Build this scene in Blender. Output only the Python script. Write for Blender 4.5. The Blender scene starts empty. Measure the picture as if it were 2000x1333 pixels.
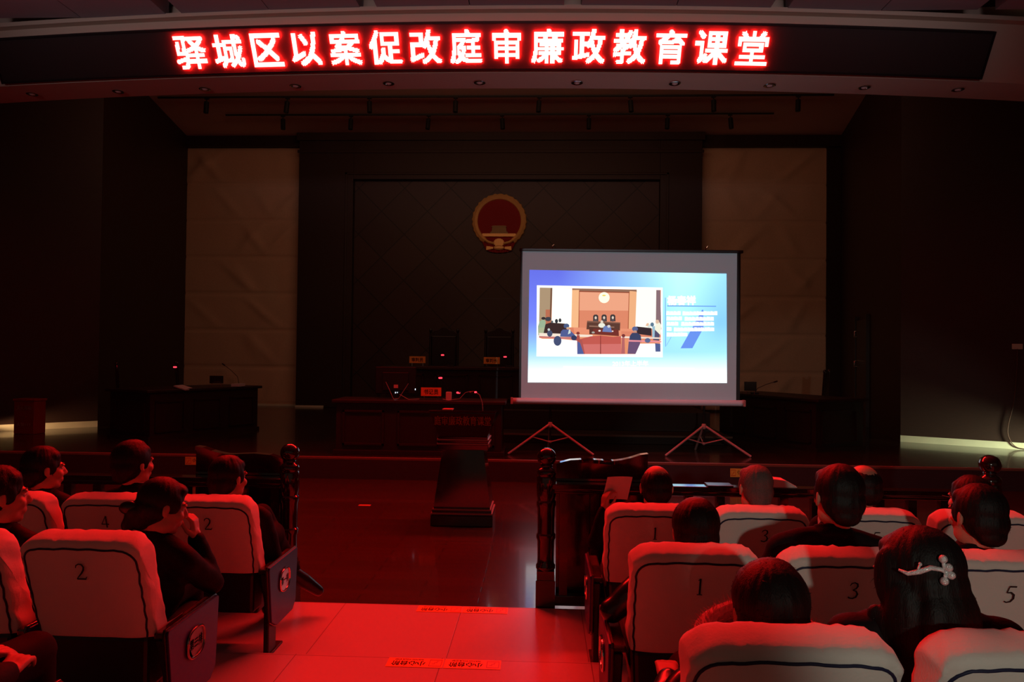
import bpy, bmesh, math, random
import numpy as np
from mathutils import Vector, Matrix, Euler, noise

SC = bpy.context.scene
COL = SC.collection
PI = math.pi

# ------------------------------------------------------------------ camera
CAMZ = 1.85
yaw, pit, rol = math.radians(2.4), .015, .011
fw = Vector((-math.sin(yaw)*math.cos(pit), math.cos(yaw)*math.cos(pit), math.sin(pit)))
r0 = Vector((math.cos(yaw), math.sin(yaw), 0)); u0 = r0.cross(fw)
rr = r0*math.cos(rol)+u0*math.sin(rol); uu = u0*math.cos(rol)-r0*math.sin(rol)
cd = bpy.data.cameras.new('camera'); cam = bpy.data.objects.new('camera', cd); COL.objects.link(cam)
cam.matrix_world = Matrix(((rr.x, uu.x, -fw.x, 0), (rr.y, uu.y, -fw.y, 0), (rr.z, uu.z, -fw.z, CAMZ), (0, 0, 0, 1)))
cd.sensor_width = 36; cd.lens = 36*1400/2000; cd.clip_start = .02; cd.clip_end = 200
SC.camera = cam

# ------------------------------------------------------------------ world and exposure
W = bpy.data.worlds.new('world'); SC.world = W; W.use_nodes = True
W.node_tree.nodes['Background'].inputs[0].default_value = (1, .66, .48, 1)
W.node_tree.nodes['Background'].inputs[1].default_value = .060
vs = SC.view_settings
vs.view_transform = 'Standard'; vs.look = 'None'; vs.exposure = 0; vs.gamma = 1; vs.use_curve_mapping = False
SC.cycles.use_denoising = True
SC.cycles.max_bounces = 6
SC.cycles.sample_clamp_indirect = 4

def area_light(name, loc, target, power, color, sx, sy=None, spread=PI):
    l = bpy.data.lights.new(name, 'AREA'); l.energy = power; l.color = color
    l.shape = 'RECTANGLE'; l.size = sx; l.size_y = sy or sx; l.spread = spread
    o = bpy.data.objects.new(name, l); COL.objects.link(o); o.location = loc
    o.rotation_euler = (Vector(target)-Vector(loc)).to_track_quat('-Z', 'Y').to_euler()
    return o
def spot_light(name, loc, target, power, color, angle, blend=.3, rad=.05):
    l = bpy.data.lights.new(name, 'SPOT'); l.energy = power; l.color = color
    l.spot_size = angle; l.spot_blend = blend; l.shadow_soft_size = rad
    o = bpy.data.objects.new(name, l); COL.objects.link(o); o.location = loc
    o.rotation_euler = (Vector(target)-Vector(loc)).to_track_quat('-Z', 'Y').to_euler()
    return o
# unseen warm fill added above the stage, a lamp at the back of the hall, the projector, and unseen low lamps added to brighten the skirtings
area_light('stage_fill', (-1.0, 11.2, 7.2), (-1.0, 19.3, 3.5), 62, (1, .50, .30), 9, .5)
spot_light('hall_light', (.3, -3.0, 2.45), (2.32, 4.0, .98), 175, (.95, .95, .80), math.radians(27), .35, .07)
area_light('right_skirting_fill', (9.1, 11.0, .40), (7.05, 12.87, .30), 8.5, (.86, 1, .62), .3, .12, math.radians(42))
area_light('left_skirting_fill', (-9.9, 12.25, .45), (-8.72, 13.42, .36), 1.7, (1, .58, .27), .25, .1, math.radians(38))
area_light('ceiling_fill', (-1.0, 2.0, 4.6), (-1.0, 9.2, 6.35), 8, (1, .78, .84), 13, .3, math.radians(26))  # unseen fill added to lift the hall ceiling and the beam
def projector_light(loc, target, power, color, ax, ay):
    """stray light of the projector: a spot masked to the rectangle of its lens"""
    o = spot_light('projector_light', loc, target, power, color, math.radians(40), .1, .02); l = o.data
    l.use_nodes = True; nt = l.node_tree; em = nt.nodes['Emission']
    tc = nt.nodes.new('ShaderNodeTexCoord'); sx = nt.nodes.new('ShaderNodeSeparateXYZ'); nt.links.new(tc.outputs['Normal'], sx.inputs[0])
    def mt(op, a, b=None):
        n = nt.nodes.new('ShaderNodeMath'); n.operation = op
        for k, v in enumerate((a, b)):
            if v is None: continue
            if isinstance(v, (int, float)): n.inputs[k].default_value = v
            else: nt.links.new(v, n.inputs[k])
        return n.outputs[0]
    mx = mt('LESS_THAN', mt('ABSOLUTE', mt('DIVIDE', sx.outputs[0], sx.outputs[2])), ax)
    my = mt('LESS_THAN', mt('ABSOLUTE', mt('DIVIDE', sx.outputs[1], sx.outputs[2])), ay)
    nt.links.new(mt('MULTIPLY', mx, my), em.inputs[1])
projector_light((1.36, 2.6, 3.6), (1.32, 11.0, 2.27), 370, (.92, .95, 1), 1.68/8.5, 1.17/8.5)

# ------------------------------------------------------------------ materials
def mat(name, col, rough=.5, metal=0., bump=0., bscale=30., emit=None, estr=0., coat=0., vary=0., stretch=None, sheen=0., vscale=None):
    m = bpy.data.materials.new(name); m.use_nodes = True
    nt = m.node_tree; b = nt.nodes['Principled BSDF']
    b.inputs['Base Color'].default_value = (*col, 1); b.inputs['Roughness'].default_value = rough
    b.inputs['Metallic'].default_value = metal; b.inputs['Coat Weight'].default_value = coat
    b.inputs['Coat Roughness'].default_value = .08
    if sheen: b.inputs['Sheen Weight'].default_value = sheen
    if emit: b.inputs['Emission Color'].default_value = (*emit, 1); b.inputs['Emission Strength'].default_value = estr
    if bump or vary:
        tc = nt.nodes.new('ShaderNodeTexCoord'); mp = nt.nodes.new('ShaderNodeMapping')
        nt.links.new(tc.outputs['Object'], mp.inputs[0])
        if stretch: mp.inputs['Scale'].default_value = stretch
        n = nt.nodes.new('ShaderNodeTexNoise'); n.inputs['Scale'].default_value = bscale; n.inputs['Detail'].default_value = 4
        nt.links.new(mp.outputs[0], n.inputs['Vector'])
        if bump:
            bp = nt.nodes.new('ShaderNodeBump'); bp.inputs['Strength'].default_value = bump; bp.inputs['Distance'].default_value = .01
            nt.links.new(n.outputs['Fac'], bp.inputs['Height']); nt.links.new(bp.outputs[0], b.inputs['Normal'])
        if vary:
            mx = nt.nodes.new('ShaderNodeMix'); mx.data_type = 'RGBA'
            mx.inputs[6].default_value = (*[c*(1-vary) for c in col], 1); mx.inputs[7].default_value = (*[min(1, c*(1+vary)) for c in col], 1)
            nt.links.new(n.outputs['Fac'], mx.inputs[0]); nt.links.new(mx.outputs[2], b.inputs['Base Color'])
    return m

def emat(name, col, s=1.):
    m = bpy.data.materials.new(name); m.use_nodes = True; nt = m.node_tree
    nt.nodes.remove(nt.nodes['Principled BSDF']); e = nt.nodes.new('ShaderNodeEmission')
    e.inputs[0].default_value = (*col, 1); e.inputs[1].default_value = s
    nt.links.new(e.outputs[0], nt.nodes['Material Output'].inputs[0])
    return m

def planks(name, c1, c2, rough, bw, bh, off=(0, 0, 0), rot=0., mortar=.004, mcol=(.01, .004, .003), coat=0., offset=.5):
    """boards or tiles laid in the world's ground plane"""
    m = bpy.data.materials.new(name); m.use_nodes = True; nt = m.node_tree; b = nt.nodes['Principled BSDF']
    tc = nt.nodes.new('ShaderNodeTexCoord'); mp = nt.nodes.new('ShaderNodeMapping')
    mp.inputs['Location'].default_value = off; mp.inputs['Rotation'].default_value = (0, 0, rot)
    nt.links.new(tc.outputs['Object'], mp.inputs[0])
    br = nt.nodes.new('ShaderNodeTexBrick'); br.inputs['Scale'].default_value = 1
    br.inputs['Brick Width'].default_value = bw; br.inputs['Row Height'].default_value = bh
    br.inputs['Mortar Size'].default_value = mortar; br.inputs['Mortar Smooth'].default_value = .3
    br.offset = offset
    br.inputs['Color1'].default_value = (*c1, 1); br.inputs['Color2'].default_value = (*c2, 1); br.inputs['Mortar'].default_value = (*mcol, 1)
    nt.links.new(mp.outputs[0], br.inputs['Vector']); nt.links.new(br.outputs['Color'], b.inputs['Base Color'])
    b.inputs['Roughness'].default_value = rough; b.inputs['Coat Weight'].default_value = coat; b.inputs['Coat Roughness'].default_value = .07
    bp = nt.nodes.new('ShaderNodeBump'); bp.inputs['Strength'].default_value = .25; bp.inputs['Distance'].default_value = .003; bp.invert = True
    nt.links.new(br.outputs['Fac'], bp.inputs['Height']); nt.links.new(bp.outputs[0], b.inputs['Normal'])
    return m

def srgb(r, g, b):
    f = lambda v: (v/255/12.92 if v/255 <= .04045 else ((v/255+.055)/1.055)**2.4)
    return (f(r), f(g), f(b))

M = {}
M['ebony'] = mat('black_lacquer', (.006, .004, .004), .5)
M['wood'] = mat('dark_wood', (.022, .009, .007), .45, bump=.15, bscale=9, vary=.35, stretch=(14, 14, 1.2))
M['wallwood'] = mat('wall_wood', (.034, .0115, .008), .55, bump=.1, bscale=7, vary=.3, stretch=(1.2, 1.2, 12))
M['gloss'] = mat('polished_wood', (.020, .006, .0045), .10, coat=.8, bump=.02, bscale=8, vary=.3, stretch=(10, 10, 1))
M['stagefloor'] = planks('stage_boards', (.040, .015, .011), (.030, .011, .008), .22, 1.2, .13, rot=PI/2, coat=.35)
M['wellfloor'] = planks('well_boards', (.060, .018, .011), (.048, .015, .009), .24, .9, .12, coat=.6)
M['tile'] = planks('pale_tiles', (.60, .56, .52), (.58, .54, .50), .30, .8, .995, off=(.52, .115, 0), mortar=.003, mcol=(.25, .2, .18), offset=0)
M['nosing'] = mat('pale_nosing', (.22, .13, .10), .3)  # edge strip paler than the boards around it
M['skirt'] = mat('pale_stone_skirting', (.74, .70, .54), .35, bump=.05, vary=.12, bscale=5)
M['plaster'] = mat('cream_plaster', (.62, .50, .40), .8, bump=.03, bscale=60)
M['ceil'] = mat('ceiling_board', (.40, .37, .42), .85)
M['void'] = mat('dark_slot', (.03, .025, .025), .9)
M['fabricpanel'] = mat('pale_gold_cloth', (.70, .46, .31), .8, bump=.25, bscale=40, vary=.15)
M['blackplastic'] = mat('black_plastic', (.012, .012, .013), .4)
M['ledboard'] = mat('sign_face', (.022, .016, .016), .6)
M['led'] = emat('lit_red_dots', (1, .0082, .0069), 200)
M['metal'] = mat('brushed_steel', (.6, .6, .62), .3, 1.)
M['chrome'] = mat('chrome', (.75, .73, .7), .12, 1.)
M['whitemetal'] = mat('pale_enamel', (.62, .58, .62), .35)
M['darkmetal'] = mat('dark_metal', (.03, .028, .028), .4, .6)
M['screen'] = mat('screen_cloth', (.50, .74, .80), .9)
M['cover'] = mat('white_seat_cover', (.80, .73, .66), .85, bump=.12, bscale=120, sheen=.2)
M['piping'] = mat('navy_piping', (.010, .012, .05), .6)
M['ink'] = mat('black_ink', (.008, .008, .008), .6)
M['shell'] = mat('black_seat_shell', (.009, .008, .008), .45)
M['seatfab'] = mat('dark_seat_fabric', (.02, .012, .02), .9)
M['armpad'] = mat('varnished_armrest', (.05, .014, .010), .22, coat=.5)
M['blue'] = mat('blue_laminate', (.030, .022, .16), .4)
M['badge'] = mat('silver_badge', (.72, .70, .68), .35, .4)
M['skin'] = mat('skin', (.46, .25, .17), .5, bump=.05, bscale=200)
M['hair'] = mat('black_hair', (.006, .0045, .004), .55, bump=.25, bscale=60, stretch=(5, 5, .6))
M['hair'].node_tree.nodes['Principled BSDF'].inputs['Specular IOR Level'].default_value = .28
M['greyhair'] = mat('grey_hair', (.10, .09, .083), .6, bump=.6, bscale=150)
M['suit'] = mat('black_wool', (.006, .0055, .006), .8, bump=.15, bscale=90)
M['suit'].node_tree.nodes['Principled BSDF'].inputs['Specular IOR Level'].default_value = .12
M['coat'] = mat('dark_coat', (.008, .006, .007), .7, bump=.15, bscale=60)
M['coat'].node_tree.nodes['Principled BSDF'].inputs['Specular IOR Level'].default_value = .12
M['puffer'] = mat('shiny_black_jacket', (.012, .010, .011), .26)
M['trouser'] = mat('dark_trousers', (.008, .008, .009), .8)
M['trouser'].node_tree.nodes['Principled BSDF'].inputs['Specular IOR Level'].default_value = .12
M['shoe'] = mat('black_shoe', (.007, .007, .007), .3)
M['shirt'] = mat('white_shirt', (.6, .58, .56), .7)
M['fur'] = mat('pink_fur', (.55, .33, .33), .8)
M['eye'] = mat('eye_white', (.6, .56, .52), .2)
M['silver'] = mat('jewelled_silver', (.86, .90, .90), .22, .35, bump=.5, bscale=260, coat=1.)
M['paper'] = mat('white_paper', (.74, .70, .66), .8)
M['sticker'] = mat('orange_sticker', (1., .46, .04), .45)
M['ysticker'] = mat('yellow_sticker', (.80, .95, .14), .45)
M['redink'] = mat('red_ink', (.55, .04, .01), .5)
M['plate'] = mat('amber_name_plate', (.90, .40, .06), .4)
M['gold'] = mat('gilt', (.90, .50, .16), .4, .35, bump=.5, bscale=40)
M['goldtext'] = mat('gold_letters', (.80, .34, .07), .4, .2)
M['emred'] = mat('emblem_red', (.30, .006, .005), .8)
M['redbox'] = mat('red_box_paint', (.30, .02, .015), .4)
M['whitetext'] = mat('faded_white_letters', (.65, .55, .45), .6)
M['redled'] = emat('red_indicator', (1, .03, .05), 3.)
M['whiteled'] = emat('white_indicator', (.75, .85, 1), 1.6)
M['socket'] = mat('ivory_socket', (.66, .70, .64), .4)
M['cablered'] = mat('brown_cable', (.10, .035, .025), .5)
M['greycable'] = mat('grey_cable', (.45, .43, .42), .5)
M['strip'] = mat('pale_inlay', (.45, .27, .24), .3)

# ------------------------------------------------------------------ mesh builder
class MB:
    def __init__(s): s.bm = bmesh.new(); s.mats = []; s.mi = 0
    def use(s, m):
        if m not in s.mats: s.mats.append(m)
        s.mi = s.mats.index(m); return s
    def _f(s, vs):
        try:
            f = s.bm.faces.new(vs); f.material_index = s.mi; return f
        except ValueError: return None
    def box(s, c, d, R=None):
        c = Vector(c); hx, hy, hz = d[0]/2, d[1]/2, d[2]/2
        P = [Vector((x, y, z)) for x in (-hx, hx) for y in (-hy, hy) for z in (-hz, hz)]
        if R is not None: P = [R @ p for p in P]
        v = [s.bm.verts.new(c+p) for p in P]
        for q in ((0, 1, 3, 2), (4, 6, 7, 5), (0, 4, 5, 1), (2, 3, 7, 6), (0, 2, 6, 4), (1, 5, 7, 3)): s._f([v[i] for i in q])
        return s
    def bb(s, a, b):
        return s.box([(a[i]+b[i])/2 for i in range(3)], [abs(b[i]-a[i]) for i in range(3)])
    def hexa(s, P):
        v = [s.bm.verts.new(p) for p in P]   # 0-3 bottom loop, 4-7 top loop
        for q in ((3, 2, 1, 0), (4, 5, 6, 7), (0, 1, 5, 4), (1, 2, 6, 5), (2, 3, 7, 6), (3, 0, 4, 7)): s._f([v[i] for i in q])
        return s
    def tube(s, pts, r, n=8, caps=True):
        pts = [Vector(p) for p in pts]; rs = r if isinstance(r, (list, tuple)) else [r]*len(pts)
        prev = None; rings = []
        for i, p in enumerate(pts):
            t = (pts[min(i+1, len(pts)-1)]-pts[max(i-1, 0)]).normalized()
            if prev is None:
                a = Vector((0, 0, 1)) if abs(t.z) < .9 else Vector((1, 0, 0)); x = t.cross(a).normalized()
            else:
                x = (prev-t*prev.dot(t)).normalized()
            prev = x; y = t.cross(x)
            rings.append([s.bm.verts.new(p+(x*math.cos(2*PI*k/n)+y*math.sin(2*PI*k/n))*rs[i]) for k in range(n)])
        for a, b in zip(rings, rings[1:]):
            for k in range(n): s._f([a[k], a[(k+1) % n], b[(k+1) % n], b[k]])
        if caps: s._f(rings[0][::-1]); s._f(rings[-1])
        return s
    def lathe(s, prof, c=(0, 0, 0), n=24, R=None):
        c = Vector(c); rings = []
        for r, z in prof:
            ring = []
            for k in range(n):
                p = Vector((r*math.cos(2*PI*k/n), r*math.sin(2*PI*k/n), z))
                ring.append(s.bm.verts.new(c+(R @ p if R is not None else p)))
            rings.append(ring)
        for a, b in zip(rings, rings[1:]):
            for k in range(n): s._f([a[k], a[(k+1) % n], b[(k+1) % n], b[k]])
        s._f(rings[0][::-1]); s._f(rings[-1])
        return s
    def ell(s, c, r, R=None, n=16, m=10):
        c = Vector(c); rings = []
        def P(x, y, z):
            p = Vector((x*r[0], y*r[1], z*r[2])); return c+(R @ p if R is not None else p)
        top = s.bm.verts.new(P(0, 0, 1)); bot = s.bm.verts.new(P(0, 0, -1))
        for j in range(1, m):
            a = PI*j/m; rings.append([s.bm.verts.new(P(math.sin(a)*math.cos(2*PI*k/n), math.sin(a)*math.sin(2*PI*k/n), math.cos(a))) for k in range(n)])
        for k in range(n):
            s._f([top, rings[0][k], rings[0][(k+1) % n]]); s._f([bot, rings[-1][(k+1) % n], rings[-1][k]])
        for a, b in zip(rings, rings[1:]):
            for k in range(n): s._f([a[k], b[k], b[(k+1) % n], a[(k+1) % n]])
        return s
    def cone(s, p0, r0_, p1, r1_, n=14):
        """round-ended tapered limb"""
        p0, p1 = Vector(p0), Vector(p1); d = p1-p0
        if d.length < 1e-5: return s.ell(p0, (r0_,)*3)
        t = d.normalized(); pts = []; rs = []
        for k in range(1, 5):
            a = PI/2*(1-k/4); pts.append(p0-t*r0_*math.sin(a)); rs.append(max(r0_*math.cos(a), 1e-4))
        for k in range(0, 4):
            a = PI/2*k/4; pts.append(p1+t*r1_*math.sin(a)); rs.append(max(r1_*math.cos(a), 1e-4))
        pts.append(p1+t*r1_*.999); rs.append(r1_*.05)
        return s.tube(pts, rs, n)
    def prism(s, poly, f0, f1):
        a = [s.bm.verts.new(f0(*p)) for p in poly]; b = [s.bm.verts.new(f1(*p)) for p in poly]
        n = len(poly); s._f(a[::-1]); s._f(b)
        for i in range(n): s._f([a[i], a[(i+1) % n], b[(i+1) % n], b[i]])
        return s
    def poly(s, pts):
        s._f([s.bm.verts.new(p) for p in pts]); return s
    def mesh2d(s, data, f):
        V, Fs = data; v = [s.bm.verts.new(f(x, y)) for x, y in V]
        for q in Fs: s._f([v[i] for i in q])
        return s
    def grid(s, f, nu, nv, closeu=False):
        g = [[s.bm.verts.new(f(i/nu, j/nv)) for j in range(nv+1)] for i in range(nu if closeu else nu+1)]
        for i in range(nu):
            for j in range(nv): s._f([g[i][j], g[(i+1) % len(g)][j], g[(i+1) % len(g)][j+1], g[i][j+1]])
        return g
    def mesh(s, name, smooth=False, bevel=0., norm=True, solid=0.):
        if norm: bmesh.ops.recalc_face_normals(s.bm, faces=s.bm.faces)
        if bevel: 
            ed = [e for e in s.bm.edges if len(e.link_faces) == 2 and e.calc_face_angle(0) > .5]
            bmesh.ops.bevel(s.bm, geom=ed, offset=bevel, segments=2, affect='EDGES', profile=.5, clamp_overlap=True)
        me = bpy.data.meshes.new(name); s.bm.to_mesh(me); s.bm.free()
        for m in s.mats: me.materials.append(m)
        if smooth:
            me.polygons.foreach_set('use_smooth', [True]*len(me.polygons))
            if smooth != 'all': me.set_sharp_from_angle(angle=math.radians(40))
        return me
    def build(s, name, m=None, parent=None, smooth=False, bevel=0., norm=True):
        me = s.mesh(name, smooth, bevel, norm)
        if m is not None and not me.materials: me.materials.append(m)
        return link(name, me, parent)

def smooth_path(P, n=6):
    P = [Vector(p) for p in P]; out = []
    for i in range(len(P)-1):
        a, b, c, d = P[max(i-1, 0)], P[i], P[i+1], P[min(i+2, len(P)-1)]
        for k in range(n):
            t = k/n; out.append(.5*(2*b+(c-a)*t+(2*a-5*b+4*c-d)*t*t+(3*b-a-3*c+d)*t**3))
    return out+[P[-1]]
def link(name, me, parent=None):
    o = bpy.data.objects.new(name, me); COL.objects.link(o)
    if parent is not None: o.parent = parent
    return o
def tag(o, label, cat, group=None):
    o['label'] = label; o['category'] = cat
    if group: o['group'] = group
    return o
def thing(name, label, cat, loc=(0, 0, 0), rz=0., group=None):
    o = bpy.data.objects.new(name, None); COL.objects.link(o); o.location = loc; o.rotation_euler = (0, 0, rz)
    o.empty_display_size = .1
    return tag(o, label, cat, group)
def struct(o): o['kind'] = 'structure'; return o
def dup(o, parent=None):
    c = o.copy(); COL.objects.link(c)
    if parent is not None: c.parent = parent
    for ch in list(o.children): dup(ch, c)
    return c
def bx(name, a, b, m, parent=None, bevel=0.):
    return MB().bb(a, b).build(name, m, parent, bevel=bevel)

_tx = {}
def text2d(s, size=1., offset=0.):
    """outline of a piece of writing as flat faces, centred on its own box"""
    k = (s, offset)
    if k not in _tx and offset:
        V, Fs = text2d(s, 1., 0.); n = len(V); out = [V+np.array(d)*offset for d in ((-1, -1), (1, -1), (1, 1), (-1, 1))]
        _tx[k] = (np.concatenate(out), [tuple(i+q*n for i in f) for q in range(4) for f in Fs])
    if k not in _tx:
        c = bpy.data.curves.new('writing', 'FONT'); c.body = s; c.size = 1; c.resolution_u = 3
        o = bpy.data.objects.new('writing', c); COL.objects.link(o)
        dg = bpy.context.evaluated_depsgraph_get(); me = bpy.data.meshes.new_from_object(o.evaluated_get(dg))
        V = np.array([v.co[:2] for v in me.vertices]); Fs = [tuple(p.vertices) for p in me.polygons]
        bpy.data.objects.remove(o); bpy.data.curves.remove(c); bpy.data.meshes.remove(me)
        V -= (V.min(0)+V.max(0))/2
        _tx[k] = (V, Fs)
    V, Fs = _tx[k]; return (V*size, Fs)
def textw(s, width, offset=0., height=None):
    V, Fs = text2d(s, 1., offset); w = np.ptp(V[:, 0]); h = np.ptp(V[:, 1])
    return (V*np.array([width/w, (height/h) if height else width/w]), Fs)

# ================================================================== THE SETTING
CX = -.9
def arc(x, y0): return y0+(x-CX)**2/110
T1, T2, T3, T4 = .12, .19, .28, .37
o = struct(bx('floor', (-12, 4.8, -.12), (12, 10.21, 0), M['wellfloor']))
o = MB()
for (y0, y1, z) in ((3.88, 4.87, T1), (2.85, 3.88, T2), (1.80, 2.85, T3), (1.2, 1.80, T4)):
    o.bb((-3.45, y0, -.1), (3.35, y1, z))
struct(o.build('floor_seating_steps', M['tile']))
o = MB().bb((-12, -6, -.1), (12, 1.2, T4))
for (y0, y1, z) in ((3.88, 4.87, T1), (2.85, 3.88, T2), (1.80, 2.85, T3), (1.2, 1.80, T4)): o.bb((-12, y0, -.1), (-3.45, y1, z)).bb((3.35, y0, -.1), (12, y1, z))
struct(o.build('floor_dark_filler', mat('bounce_absorber', (.02, .016, .018), .95)))  # unseen dark floor added where seats would be, to cut red bounce
MBs = MB().bb((-12, 10.2, -.1), (12, 19.6, .31)); struct(MBs.build('floor_stage', M['stagefloor']))
o = MB().bb((-12, 10.185, .278), (12, 10.235, .315)); struct(o.build('trim_stage_edge', M['nosing'], bevel=.006))
struct(MB().bb((-12, 10.18, 0), (12, 10.2, .28)).build('wall_stage_riser', mat('riser_wood', (.050, .034, .046), .4, vary=.2, bscale=8, stretch=(1, 10, 10))))
# dais steps
o = MB().bb((-3.3, 12.2, .31), (3.2, 18.8, .46)).bb((-3.1, 12.9, .46), (3.0, 18.8, .8)); struct(o.build('floor_dais', M['wallwood'], bevel=.008))
struct(bx('trim_dais_edge', (-3.31, 12.185, .435), (3.21, 12.205, .465), M['nosing']))

# back wall
o = MB().bb((-10.4, 19.3, .2), (8.5, 19.5, 8)); struct(o.build('wall_back', M['wallwood']))
o = MB().bb((-10.0, 19.12, 7.37), (-6.56, 19.3, 7.66)).bb((4.15, 19.12, 7.35), (8.0, 19.3, 7.66)).bb((-10, 19.2, .31), (-9.8, 19.3, 7.4)).bb((7.48, 19.2, .31), (8.0, 19.3, 7.4))
struct(o.build('trim_panel_surround', M['wallwood']))
# raised centre cladding: pilasters, header, recessed field with diamond grooves
o = MB().bb((-6.56, 18.9, .31), (-5.09, 19.3, 7.66)).bb((3.06, 18.9, .31), (4.15, 19.3, 7.66)).bb((-5.09, 18.9, 6.42), (3.06, 19.3, 7.66))
o.bb((-6.62, 18.84, 7.45), (4.21, 18.9, 7.66)).bb((-6.6, 18.87, 7.12), (4.19, 18.9, 7.2)).bb((-5.30, 18.87, .31), (-5.24, 18.9, 6.6)).bb((3.22, 18.87, .31), (3.28, 18.9, 6.6)).bb((-5.30, 18.87, 6.54), (3.28, 18.9, 6.6))
struct(o.build('wall_back_cladding', M['wallwood'], bevel=.01))
def lattice():
    m = mat('diamond_cladding', (.045, .014, .009), .5); nt = m.node_tree; b = nt.nodes['Principled BSDF']
    tc = nt.nodes.new('ShaderNodeTexCoord'); mp = nt.nodes.new('ShaderNodeMapping'); nt.links.new(tc.outputs['Object'], mp.inputs[0])
    mp.inputs['Rotation'].default_value = (PI/2, 0, PI/4)
    br = nt.nodes.new('ShaderNodeTexBrick'); br.offset = 0; br.inputs['Scale'].default_value = 1
    br.inputs['Brick Width'].default_value = .88; br.inputs['Row Height'].default_value = .88; br.inputs['Mortar Size'].default_value = .012
    br.inputs['Color1'].default_value = (.052, .017, .011, 1); br.inputs['Color2'].default_value = (.038, .012, .008, 1); br.inputs['Mortar'].default_value = (.012, .004, .003, 1)
    nt.links.new(mp.outputs[0], br.inputs['Vector']); nt.links.new(br.outputs['Color'], b.inputs['Base Color'])
    bp = nt.nodes.new('ShaderNodeBump'); bp.invert = True; bp.inputs['Distance'].default_value = .02; nt.links.new(br.outputs['Fac'], bp.inputs['Height']); nt.links.new(bp.outputs[0], b.inputs['Normal'])
    return m
struct(bx('wall_back_field', (-5.09, 19.1, .31), (3.06, 19.3, 6.42), lattice()))
# stage side walls, front splayed walls and skirtings
def wallseg(name, a, b, z0, z1, th, m, side):
    a = Vector((*a, 0)); b = Vector((*b, 0)); n = Vector((-(b-a).y, (b-a).x, 0)).normalized()*th*side
    return MB().hexa([(*p.xy, z) for z in (z0, z1) for p in (a, b, b+n, a+n)]).build(name, m)
LC, RC = (-8.58, 13.55), (6.46, 13.2)
LB, RB = (-9.80, 19.3), (7.86, 19.3)
LF, RF = (-12.0, 10.87), (12.0, 10.05)
struct(wallseg('wall_left_stage', LC, LB, .2, 7.8, .12, M['wallwood'], 1))
struct(wallseg('wall_left_splay', LF, LC, .2, 7.8, .10, M['wallwood'], 1))
struct(wallseg('wall_right_stage', RB, RC, .2, 7.8, .12, M['wallwood'], 1))
struct(wallseg('wall_right_splay', RC, RF, .2, 7.8, .10, M['wallwood'], 1))
struct(wallseg('baseboard_left', LF, LC, .30, .425, .018, M['skirt'], -1))
struct(wallseg('baseboard_right', RC, RF, .30, .425, .018, M['skirt'], -1))
struct(bx('baseboard_back', (-9.79, 19.22, .31), (-6.6, 19.3, .36), M['skirt']))
struct(bx('baseboard_pilaster', (-6.56, 18.86, .31), (-5.8, 18.9, .36), M['skirt']))
struct(bx('wall_left', (-12.1, -6, -.1), (-12, 11, 6.4), M['wallwood']))
struct(bx('wall_right', (12, -6, -.1), (12.1, 11, 6.4), M['wallwood']))
# stage ceiling and hall ceiling
struct(bx('ceiling_stage', (-12, 9.6, 7.66), (12, 19.6, 7.8), mat('stage_ceiling_paint', (.80, .62, .56), .85)))
o = MB(); o.use(M['void']).bb((-12, -6, 6.45), (12, 9.6, 6.55)); o.use(M['ceil'])
xs = [-12.73+2.615*k for k in range(10)]
for k in range(9):
    xa, xb = xs[k]+.11, xs[k+1]-.11; mid = (xa+xb)/2
    for p, q in ((xa, mid-.006), (mid+.006, xb)):
        for y0, y1 in ((-6, -2.02), (-2, 1.98), (2, 5.98), (6, 9.25)):
            o.bb((max(p, -12), y0, 6.25), (min(q, 12), y1, 6.45))
struct(o.build('ceiling', None))
# curved beam that carries the sign: fascia + soffit
o = MB(); N = 40
X = [-11.8+23.6*i/N for i in range(N+1)]
ring = []
for x in X:
    yf = arc(x, 9.15); yb = arc(x, 9.70)+.05*((x-CX)/7)**2
    ring.append([o.bm.verts.new(p) for p in ((x, yf, 5.44), (x, yb, 5.44), (x, yb, 7.7), (x, yf+.35, 7.7), (x, yf+.02, 6.24), (x, yf-.02, 6.24))])
for a, b in zip(ring, ring[1:]):
    for k in range(6): o._f([a[k], a[(k+1) % 6], b[(k+1) % 6], b[k]])
o._f(ring[0]); o._f(ring[-1][::-1])
struct(o.build('ceiling_beam', M['plaster']))
# narrow ledge where beam and ceiling meet
o = MB()
for i in range(N):
    xa, xb = X[i], X[i+1]
    o.hexa([(xa, arc(xa, 9.02), 6.205), (xb, arc(xb, 9.02), 6.205), (xb, arc(xb, 9.17), 6.205), (xa, arc(xa, 9.17), 6.205),
            (xa, arc(xa, 9.02), 6.26), (xb, arc(xb, 9.02), 6.26), (xb, arc(xb, 9.17), 6.26), (xa, arc(xa, 9.17), 6.26)])
struct(o.build('trim_ceiling', M['plaster']))

ORD = 'first second third fourth fifth sixth seventh eighth ninth tenth eleventh twelfth'.split()
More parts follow.
